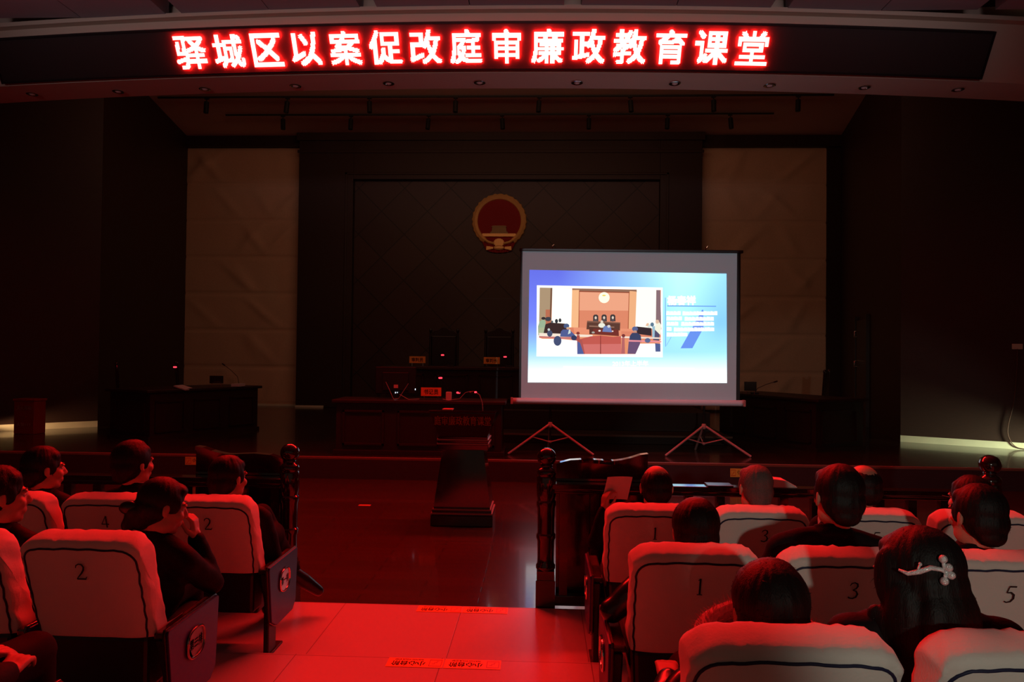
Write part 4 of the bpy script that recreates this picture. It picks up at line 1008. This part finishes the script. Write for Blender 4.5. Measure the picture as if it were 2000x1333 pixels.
ROWY = {1: 4.07, 2: 2.99, 3: 1.91}; ROWZ = {1: T1, 2: T2, 3: T3}; RN = {1: 'front', 2: 'second', 3: 'third'}
SEATX = {(1, 2): -1.82, (1, 4): -2.395, (1, 6): -2.97, (2, 2): -1.82, (2, 4): -2.395, (3, 2): -1.82,
         (1, 1): .60, (1, 3): 1.175, (1, 5): 1.75, (1, 7): 2.325, (2, 1): .60, (2, 3): 1.175, (2, 5): 1.75, (3, 1): .595, (3, 3): 1.165}
SEATLAB = {(1, 2): 'white-covered seat numbered 2 in the front row, nearest the aisle on the left', (1, 4): 'white-covered seat numbered 4 in the front row left of the aisle',
  (1, 6): 'white-covered seat in the front row at far left, beyond the seat numbered 4', (2, 2): 'white-covered seat numbered 2 in the second row, large at lower left',
  (2, 4): 'white-covered seat cut by the left edge of the picture', (3, 2): 'white-covered seat of the third row left of the aisle',
  (1, 1): 'white-covered seat numbered 1 in the front row, nearest the aisle on the right', (1, 3): 'white-covered seat numbered 3 in the front row, behind the grey-haired man',
  (1, 5): 'white-covered seat in the front row, next right of the seat numbered 3', (1, 7): 'white-covered seat at the far right of the front row',
  (2, 1): 'white-covered seat numbered 1 in the second row, right of the aisle', (2, 3): 'white-covered seat in the second row, beside the woman with the hair clip',
  (2, 5): 'white-covered seat in the second row at the right edge, behind a man with short hair', (3, 1): 'nearest white-covered seat, behind the person in the fur collar',
  (3, 3): 'white-covered seat in the lower right corner, right of the woman with the hair clip'}
def proto_seat():
    d = thing('auditorium_seat', 'x', 'seat', group='white-covered auditorium seats')
    c = link('cover', COVERS[0], d); c['label'] = 'white cloth cover with navy piping'
    link('piping', PIPES[0], c); link('numeral', FIGS['1'], c)
    link('back_shell', ME['shell'], d); link('seat', ME['seat'], d); link('seat_pan', ME['under'], d)
    link('standard', ME['post'], d); link('foot_plate', ME['foot'], d); link('armrest', ME['arm'], d)
    return d
PS = proto_seat(); first = True
for k, ((row, num), x) in enumerate(SEATX.items()):
    d = PS if first else dup(PS); first = False
    d.location = (x, ROWY[row], ROWZ[row]); d['label'] = SEATLAB[(row, num)]
    sd = -1 if num % 2 else 1            # aisle side of this seat in its own frame
    for ch in d.children:
        b = ch.name.split('.')[0]
        if b == 'cover':
            ch.data = COVERS[k % 3]
            for g in ch.children:
                if g.name.startswith('numeral'): g.data = FIGS[str(num)]
                else: g.data = PIPES[k % 3]
        if b in ('standard', 'foot_plate', 'armrest') and sd < 0: ch.scale = (-1, 1, 1)
    if num <= 2:
        p = link('end_panel', ME['panel'], d); p['label'] = 'blue end panel with an oval row badge'
        e = link('panel_trim', ME['paneledge'], p); b = link('row_badge', BADGE[({1: '第一排', 2: '第二排', 3: '第三排'}[row], sd)], p)
        if sd < 0: p.scale = (-1, 1, 1)
    if (row, num) == (2, 2):
        o = MB(); o.grid(lambda u, v: (.246+.012*math.sin(v*5+u*2), -.03+.14*u+.05*v, .50-.34*v), 8, 16)
        f = o.build('cover_flap', M['cover'], d, smooth='all'); f['label'] = 'loose white cloth flap hanging beside the seat'

# ================================================================== PEOPLE
def remesh(mb, name, voxel, m, smooth_it=3, disp=None):
    me = mb.mesh('raw', norm=False); o = bpy.data.objects.new('raw', me); COL.objects.link(o)
    r = o.modifiers.new('r', 'REMESH'); r.mode = 'VOXEL'; r.voxel_size = voxel; r.use_smooth_shade = True
    if smooth_it: s_ = o.modifiers.new('s', 'SMOOTH'); s_.factor = .5; s_.iterations = smooth_it
    dg = bpy.context.evaluated_depsgraph_get(); out = bpy.data.meshes.new_from_object(o.evaluated_get(dg))
    bpy.data.objects.remove(o); bpy.data.meshes.remove(me)
    out.name = name; out.materials.clear(); out.materials.append(m)
    if disp:
        ns = [v.normal.copy() for v in out.vertices]
        for v, n in zip(out.vertices, ns): v.co += n*disp(v.co)
    out.polygons.foreach_set('use_smooth', [True]*len(out.polygons))
    return out

def hand(o, w, d, nrm, side, curl, s=1.0, spread=.0):
    """palm, four unequal bent fingers and a thumb; w wrist, d pointing along the palm, nrm out of the palm"""
    d = Vector(d).normalized(); nrm = Vector(nrm); nrm = (nrm-d*nrm.dot(d)).normalized(); x = d.cross(nrm)*side
    w = Vector(w)
    o.cone(w-d*.02, .023*s, w+d*.02*s, .025*s)
    for q in (-.026, -.009, .009, .026): o.cone(w+d*.012*s+x*q*.75*s, .014*s, w+d*.082*s+x*q*s, .012*s)
    for q, L in ((-.029, .060), (-.010, .076), (.010, .082), (.029, .074)):
        p = w+d*.084*s+x*q*s; a = 0; dirv = (d+x*q*spread*8).normalized()
        for seg, fr in enumerate((.44, .31, .25)):
            a += curl*(.7, 1, .8)[seg]; v = dirv*math.cos(a)+nrm*math.sin(a); p2 = p+v*L*fr*s
            o.cone(p, (.0095, .009, .008)[seg]*s, p2, (.009, .008, .0065)[seg]*s, 10); p = p2
    p = w+d*.018*s+x*.028*s; p2 = p+(d*.6+x*.55+nrm*.35).normalized()*.042*s; p3 = p2+(d*.9+x*.1+nrm*.4).normalized()*.030*s; p4 = p3+(d*.95-x*.1+nrm*.3).normalized()*.024*s
    o.cone(p, .014*s, p2, .0115*s, 10); o.cone(p2, .0115*s, p3, .0095*s, 10); o.cone(p3, .0095*s, p4, .008*s, 10)

def head_parts(o, X, s):
    E_ = lambda c, r, e=(0, 0, 0): o.ell(X @ (Vector(c)*s), [q*s for q in r], X.to_3x3() @ Euler(e).to_matrix(), 18, 12)
    E_((0, -.015, .03), (.075, .092, .085)); E_((0, .032, -.028), (.062, .060, .082)); E_((0, .03, -.082), (.052, .052, .036)); E_((0, .066, -.096), (.024, .02, .018))
    for a in (-1, 1):
        E_((a*.031, .078, .022), (.026, .013, .009), (0, a*.15, 0)); E_((a*.040, .062, -.028), (.024, .024, .022)); E_((a*.048, .02, -.075), (.016, .04, .03), (.4, 0, 0))
        E_((a*.080, -.008, -.004), (.008, .019, .030), (-.15, 0, a*.35)); E_((a*.081, -.004, -.028), (.007, .010, .011)); E_((a*.010, .098, -.034), (.009, .011, .008))
    C3 = lambda p, r, q, t: o.cone(X @ (Vector(p)*s), r*s, X @ (Vector(q)*s), t*s, 12)
    C3((0, .084, .014), .009, (0, .107, -.026), .0125); E_((0, .088, -.057), (.024, .010, .0065)); E_((0, .086, -.068), (.020, .011, .0075)); E_((0, .08, -.062), (.032, .016, .02))

def hair_parts(o, X, s, style):
    E_ = lambda c, r, e=(0, 0, 0): o.ell(X @ (Vector(c)*s), [q*s for q in r], X.to_3x3() @ Euler(e).to_matrix(), 20, 14)
    if style == 'bald':
        E_((0, -.028, .022), (.084, .088, .080)); E_((0, -.050, -.02), (.078, .068, .070))
        for a in (-1, 1): E_((a*.070, .008, .012), (.014, .03, .04))
        return
    k = {'grey': .955, 'short': 1.0, 'full': 1.06, 'pony': 1.0, 'long': 1.05}[style]
    E_((0, -.020, .040), (.088*k, .098*k, .090*k)); E_((0, -.048, -.012), (.082*k, .072*k, .074*k))
    if style in ('short', 'full', 'grey'):
        for a in (-1, 1): E_((a*.071, .014, .014), (.013, .028, .042)); E_((a*.040, .016, .070), (.036, .050, .036))
        E_((0, .028, .078), (.058*k, .044, .030)); E_((.006, -.012, .094*k), (.06, .066, .036)); E_((0, -.07, -.055), (.058, .045, .045))
    if style == 'pony':
        for a in (-1, 1): E_((a*.068, .018, .025), (.016, .036, .048), (.3, 0, 0))
        E_((0, .045, .078), (.060, .040, .030)); E_((0, -.105, -.03), (.045, .04, .045)); E_((0, -.075, -.06), (.05, .05, .05))
        o.cone(X @ (Vector((0, -.11, -.03))*s), .030*s, X @ (Vector((.0, -.125, -.09))*s), .024*s); o.cone(X @ (Vector((0, -.125, -.09))*s), .024*s, X @ (Vector((.01, -.11, -.15))*s), .010*s)
    if style == 'long':
        for a in (-1, 1): E_((a*.076, .02, .0), (.022, .045, .085)); E_((a*.082, -.01, -.10), (.030, .05, .11)); 
        E_((0, .034, .078), (.066, .046, .032)); E_((0, -.075, -.10), (.100, .060, .12)); E_((0, -.085, -.20), (.112, .055, .13)); E_((.0, -.088, -.31), (.115, .05, .12)); E_((.0, -.08, -.40), (.09, .04, .08))
        E_((-.082, .045, -.125), (.022, .030, .06)); E_((-.088, .062, -.10), (.014, .024, .035))

def person(name_label, row, seat, T, hx=0., hy=-.04, yaw_=0., pitch=0., roll_=0., style='short', cloth='suit', body_yaw=0., rarm=None, larm=None, rleg=None, lleg=None, lean=0., s=1.06, sw=.19, fine=.0075, extra=None, shrug=0., collar=True, skinhand=None, cat='person'):
    hy += .075; T -= {1: .012, 2: .017, 3: .022}[row]
    if hy < .1:      # sitting a little forward of the seat back
        Y = ROWY[row]+hy; k_ = (Y+.06)/Y; hx = (SEATX[(row, seat)]+hx)*k_-SEATX[(row, seat)]; hy += .06
        T = CAMZ-(CAMZ-ROWZ[row]-T)*k_-ROWZ[row]; s *= k_
    cx = SEATX[(row, seat)]; d = thing('person', name_label, cat, (cx, ROWY[row], ROWZ[row]), 0, None)
    rz = Matrix.Rotation(body_yaw, 4, 'Z'); seed = row*3.1+seat*1.7
    hc = Vector((hx, hy, T-.120*s))                     # middle of the head
    X = Matrix.Translation(hc) @ (Matrix.Rotation(yaw_, 4, 'Z') @ Matrix.Rotation(pitch, 4, 'X') @ Matrix.Rotation(roll_, 4, 'Y'))
    nb = Vector((hx*.75, hy-.01+.02*(lean < .05), T-.285*s)); sh = nb.z-.055+shrug
    chest = Vector((hx*.6, .06+lean*.6, sh-.12)); belly = Vector((hx*.2, .10+lean*.2, .66)); pelvis = Vector((0, .10, .545))
    SH = {a: Vector((hx*.7, nb.y+.02, sh))+rz.to_3x3() @ Vector((a*sw, 0, 0)) for a in (-1, 1)}
    arms = {1: rarm or [(.27, .10, sh-.27), (.10, .30, .63), (0, 1, -.1), (0, 0, -1), .35], -1: larm or [(-.27, .10, sh-.27), (-.10, .30, .63), (0, 1, -.1), (0, 0, -1), .35]}
    legs = {1: rleg or [(.11, .46, .53), (.12, .47, .09), (.12, .60, .04)], -1: lleg or [(-.11, .46, .53), (-.12, .47, .09), (-.12, .60, .04)]}
    def trunk(o, g):
        o.ell(pelvis, (.165+g, .115+g, .12+g)); o.ell(belly, (.155+g, .115+g, .14+g)); o.ell(chest, (.17+g, .112+g, .17+g), rz.to_3x3())
        o.cone((SH[-1]+SH[1])/2+Vector((0, 0, .01))+(SH[-1]-SH[1])*.30, .062+g, (SH[-1]+SH[1])/2+Vector((0, 0, .01))+(SH[1]-SH[-1])*.30, .062+g)
        for a in (-1, 1): o.cone(nb+Vector((a*.02, 0, .005)), .055+g*.5, SH[a]*.96+nb*.04+Vector((0, 0, .005)), .050+g)
    def arm(o, g, stop=1.):
        for a in (-1, 1):
            e, w = Vector(arms[a][0]), Vector(arms[a][1])
            o.cone(SH[a], .052+g, e, .041+g); o.cone(e, .041+g, e.lerp(w, stop), .028+(.013)*(1-stop)+g)
    def leg(o, g, stop=1.):
        for a in (-1, 1):
            k, an = Vector(legs[a][0]), Vector(legs[a][1])
            o.cone((a*.085, .12, .535), .085+g, k, .060+g); o.cone(k, .058+g, k.lerp(an, stop), .036+(.02)*(1-stop)+g)
    o = MB(); trunk(o, -.006); arm(o, -.003); leg(o, -.003)
    o.cone(nb-Vector((0, 0, .03)), .058, X @ Vector((0, -.018, -.05)), .053); head_parts(o, X, s)
    for a in (-1, 1):
        hand(o, arms[a][1], arms[a][2], arms[a][3], a, arms[a][4], .98)
        an, toe = Vector(legs[a][1]), Vector(legs[a][2]); o.cone(an, .036, an.lerp(toe, .3)-Vector((0, 0, .02)), .034); o.cone(an.lerp(toe, .2), .034, toe, .026)
    body = remesh(o, 'body', fine, M['skin'], 2); link('body', body, d)
    # clothes
    o = MB(); trunk(o, .012); arm(o, .012, .97); o.cone(nb+Vector((0, .0, -.03)), .080, nb+Vector((0, -.002, .026)), .066); o.ell(nb+Vector((0, -.01, -.03)), (.12, .075, .06))
    wr = lambda p: .005*noise.noise(p*11+Vector((seed, 0, 0)))+.003*noise.noise(Vector((p.x*9, p.y*9, p.z*32+seed)))
    link('jacket', remesh(o, 'jacket', .011, M[cloth], 3, wr), d)
    if collar:
        o = MB(); g = []
        for i in range(25):
            a = 2*PI*i/24-PI/2; cpt = nb+Vector((.068*math.cos(a), .066*math.sin(a)+.004, .03-.022*math.sin(a)))
            g.append(cpt)
        o.tube([q-Vector((0, 0, .014)) for q in g], .021, 8, caps=False); o.tube(g, .014, 8, caps=False); o.tube([q+Vector((0, 0, .022))-(q-nb)*.06 for q in g], .009, 8, caps=False)
        link('collar', remesh(o, 'collar', .006, M[cloth], 2), d)
    o = MB(); o.ell(pelvis-Vector((0, 0, .02)), (.175, .125, .12)); leg(o, .014, .93)
    link('trousers', remesh(o, 'trousers', .012, M['trouser'], 3, wr), d)
    for a in (-1, 1):
        an, toe = Vector(legs[a][1]), Vector(legs[a][2]); q = an.lerp(toe, .15); dn_ = Vector((0, 0, -.03))
        o = MB(); ax_ = (toe-an).normalized(); o.cone(an.lerp(toe, .1)+dn_*.5-ax_*.03, .046, an.lerp(toe, .55)+dn_*.3, .049); o.cone(an.lerp(toe, .5)+dn_*.3, .049, toe+ax_*.05, .036)
        link('shoe', remesh(o, 'shoe', .009, M['shoe'], 2), d)
    hm = 'greyhair' if style == 'grey' else 'hair'
    o = MB(); hair_parts(o, X, s, style); Xi = X.inverted()
    def strands(p):
        q = Xi @ p; a = math.atan2(q.x, q.y+.02)
        return .0025*noise.noise(Vector((a*7+seed, q.z*8, seed)))+.0010*noise.noise(Vector((a*30, q.z*8, seed)))
    hm_ = link('hair', remesh(o, 'hair', .0065, M[hm], 5, strands), d)
    if style in ('short', 'full', 'long', 'bald', 'grey', 'pony'):   # loose hairs that break the outline
        rnd = random.Random(int(seed*10)); o = MB(); vs_ = hm_.data.vertices
        for _ in range(260 if style != 'grey' else 420):
            v = vs_[rnd.randrange(len(vs_))]; q = Xi @ v.co
            if q.z < -.06 and style != 'long': continue
            n = v.normal; t = Vector((rnd.uniform(-1, 1), rnd.uniform(-1, 1), rnd.uniform(-1.2, .3))); t = (t-n*t.dot(n)).normalized()
            L = rnd.uniform(.012, .03) if style in ('short', 'full', 'long') else rnd.uniform(.006, .014); p0 = v.co-n*.003; p1 = p0+t*L*.5+n*.005; p2 = p0+t*L+n*rnd.uniform(.002, .008); sd_ = t.cross(n)*.0009
            o.poly([p0-sd_, p0+sd_, p1+sd_*.8, p1-sd_*.8]); o.poly([p1-sd_*.8, p1+sd_*.8, p2+sd_*.2, p2-sd_*.2])
        o.build('stray_hair', M[hm], hm_, norm=False)['kind'] = 'stuff'
    for a in (-1, 1):
        e = MB().use(M['eye']).ell(X @ (Vector((a*.031, .0725, .003))*s), (.0105*s,)*3, None, 12, 8)
        e.use(M['ink']).ell(X @ (Vector((a*.031, .0785, .003))*s), (.0056*s,)*3, None, 10, 6); e.build('eye', None, d, smooth='all')
        b = MB().cone(X @ (Vector((a*.016, .0865, .024))*s), .003*s, X @ (Vector((a*.034, .0845, .030))*s), .0034*s, 8).cone(X @ (Vector((a*.034, .0845, .030))*s), .0034*s, X @ (Vector((a*.050, .070, .025))*s), .002*s, 8)
        b.build('eyebrow', M['hair'], d, smooth='all')
    if extra: extra(d, X, s, nb, SH)
    return d

rad = math.radians
def shirt(d, X, s, nb, SH):
    o = MB(); o.tube([nb+Vector((.058*math.cos(a), .058*math.sin(a)+.004, .052-.022*math.sin(a))) for a in [2*PI*i/24 for i in range(25)]], .010, 8, caps=False)
    o.build('shirt_collar', M['shirt'], d, smooth='all')
person('man in the front row at far left with his face turned right', 1, 6, 1.15, hx=.055, yaw_=rad(-38), pitch=rad(-2), style='short', body_yaw=rad(-12), cloth='coat')
person('man in a dark suit in the front row, sitting in the seat numbered 4', 1, 4, 1.19, hx=.02, yaw_=rad(-25), style='full', body_yaw=rad(-10), extra=shirt)
person('man at left in the front row, one black shoe stuck out into the aisle', 1, 2, 1.115, hx=.01, yaw_=rad(-22), style='short', body_yaw=rad(-8), cloth='coat',
       rleg=[(.12, .46, .55), (.10, .47, .09), (.12, .60, .04)], lleg=[(.02, .50, .66), (.235, .53, .29), (.335, .60, .175)])
def clip_d(d, X, s, nb, SH):
    o = MB().ell(X @ (Vector((0, -.135, -.02))*s), (.045, .02, .03)).tube([X @ (Vector(p)*s) for p in ((-.05, -.13, -.03), (-.07, -.12, -.07), (-.065, -.115, -.11))], .006)
    o.build('hair_tie', M['shoe'], d, smooth='all')
person('woman with tied-back hair at left, resting a hand on her nose', 2, 2, 1.085, hx=.125, hy=.10, yaw_=rad(-46), pitch=rad(-14), style='pony', body_yaw=rad(-20), lean=.16, cloth='coat', sw=.165, s=1.02, fine=.006,
       rarm=[(.285, .33, .56), (.215, .305, .775), (-.12, .0, 1), (-.95, -.1, 0), .95], extra=clip_d)
person('man cut by the left edge of the picture, in profile in the second row', 2, 4, 1.15, hx=.045, hy=-.03, yaw_=rad(-40), pitch=rad(-2), style='short', body_yaw=rad(-12), cloth='coat')
def paper_f(d, X, s, nb, SH):
    o = MB(); o.grid(lambda u, v: (-.235+.15*u+.03*v, .20+.03*math.sin(u*2.5), .86+.135*v), 8, 8)
    o.build('paper_sheet', M['paper'], d, smooth='all')
person('man with thinning crown in the front row, holding up a sheet of paper', 1, 1, 1.11, hx=.055, yaw_=rad(-3), pitch=rad(-4), style='bald',
       larm=[(-.27, .16, .62), (-.225, .17, .80), (.1, .1, 1), (.8, .4, 0), .7], extra=paper_f)
person('man with short grey hair in the front row, in the seat numbered 3', 1, 3, 1.115, hx=.034, yaw_=rad(4), style='grey', cloth='coat')
person('man in the front row mostly hidden behind the tall man in a black jacket', 1, 5, 1.135, hx=.05, yaw_=rad(6), style='bald')
person('person in the front row at far right, only the top of the head showing', 1, 7, 1.07, hx=.06, yaw_=rad(20), style='full', cloth='coat', extra=lambda d, X, s, nb, SH: MB().tube([X @ (Vector(p)*s) for p in ((-.083, .0, .01), (-.082, .09, .012))], .003).build('glasses_temple', M['chrome'], d))
person('man in black jacket sitting tall in the second row, beside the hair-clip woman', 2, 3, 1.22, hx=.052, yaw_=rad(3), style='short', sw=.20)
person('man with short black hair in the second row at the right edge', 2, 5, 1.15, hx=.036, yaw_=rad(12), style='short', cloth='coat')
person('man with round black hair in the second row, in the seat numbered 1', 2, 1, 1.065, hx=.045, yaw_=rad(-4), style='full', cloth='puffer', larm=[(-.29, .10, .56), (-.14, .30, .60), (.2, 1, 0), (0, 0, -1), .35])
def fur(d, X, s, nb, SH):
    rnd = random.Random(4); o = MB(); c = Vector((nb.x, nb.y+.01, X.translation.z-.075))
    def ring(a): return c+Vector((.150*math.cos(a), .120*math.sin(a)+.01, .02*math.sin(a)-.02*abs(math.cos(a))))
    o.tube([ring(2*PI*i/32) for i in range(33)], .040, 12, caps=False)
    for _ in range(5200):
        a = rnd.uniform(0, 2*PI); b = rnd.uniform(0, 2*PI); p = ring(a); rad_ = Vector((math.cos(a), math.sin(a), 0)); n = rad_*math.cos(b)+Vector((0, 0, 1))*math.sin(b)
        p0 = p+n*.036; t = Vector((rnd.gauss(0, 1), rnd.gauss(0, 1), rnd.gauss(0, .8))); L = rnd.uniform(.012, .030); p2 = p0+n*L*.7+t.normalized()*L*.6; q = t.cross(n).normalized()*.0012
        o.poly([p0-q, p0+q, p2])
    f = o.build('fur_collar', M['fur'], d, norm=False); f['label'] = 'fluffy pinkish fur collar'
person('person with black hair and a fluffy fur collar in the nearest seat', 3, 1, 1.035, hx=.014, yaw_=rad(-2), style='full', cloth='puffer', extra=fur, sw=.20, larm=[(-.30, .06, .52), (-.20, .30, .58), (.1, 1, .1), (0, 0, -1), .35])
def clip_n(d, X, s, nb, SH):
    o = MB(); B = lambda x, z, y=-.125: X @ (Matrix.Rotation(rad(-42), 4, 'Z') @ (Vector((x, y+.006, z+.052))*s))
    pts = [B(-.068, -.010, -.113), B(-.050, -.018, -.121), B(-.025, -.012, -.127), B(0, -.002, -.130), B(.022, -.006, -.129), B(.036, -.016, -.126)]
    o.tube(pts, [.003, .006, .007, .007, .006, .004], 8)
    for p in ((.030, .018), (.040, -.002), (.028, -.034), (.044, -.020), (-.022, .006)): o.ell(B(p[0], p[1], -.127), (.011 if p[0] > 0 else .005,)*3, None, 10, 8)
    o.tube([B(-.03, -.010, -.127), B(-.022, .006, -.128)], .003); o.tube([B(.03, -.01, -.128), B(.03, .018, -.127)], .005); o.tube([B(.034, -.01, -.127), B(.028, -.034, -.127)], .005)
    c = o.build('hair_clip', M['silver'], d, smooth='all'); c['label'] = 'glittering silver hair clip'
person('woman with long black hair and a silver hair clip in the third row', 3, 3, 1.125, hx=-.162, hy=-.02, yaw_=rad(32), pitch=rad(-6), style='long', cloth='coat', sw=.21, extra=clip_n, s=1.03, shrug=.05)
person('person at the lower left corner, only dark knees and a pair of hands showing', 3, 2, 1.12, style='short', cloth='coat', fine=.0055, larm=[(-.10, .05, .60), (.09, .20, .60), (.45, .75, .2), (0, .25, -1), .6], rarm=[(.24, .06, .60), (.22, .19, .585), (-.15, .9, .15), (-.2, .1, -1), .6])
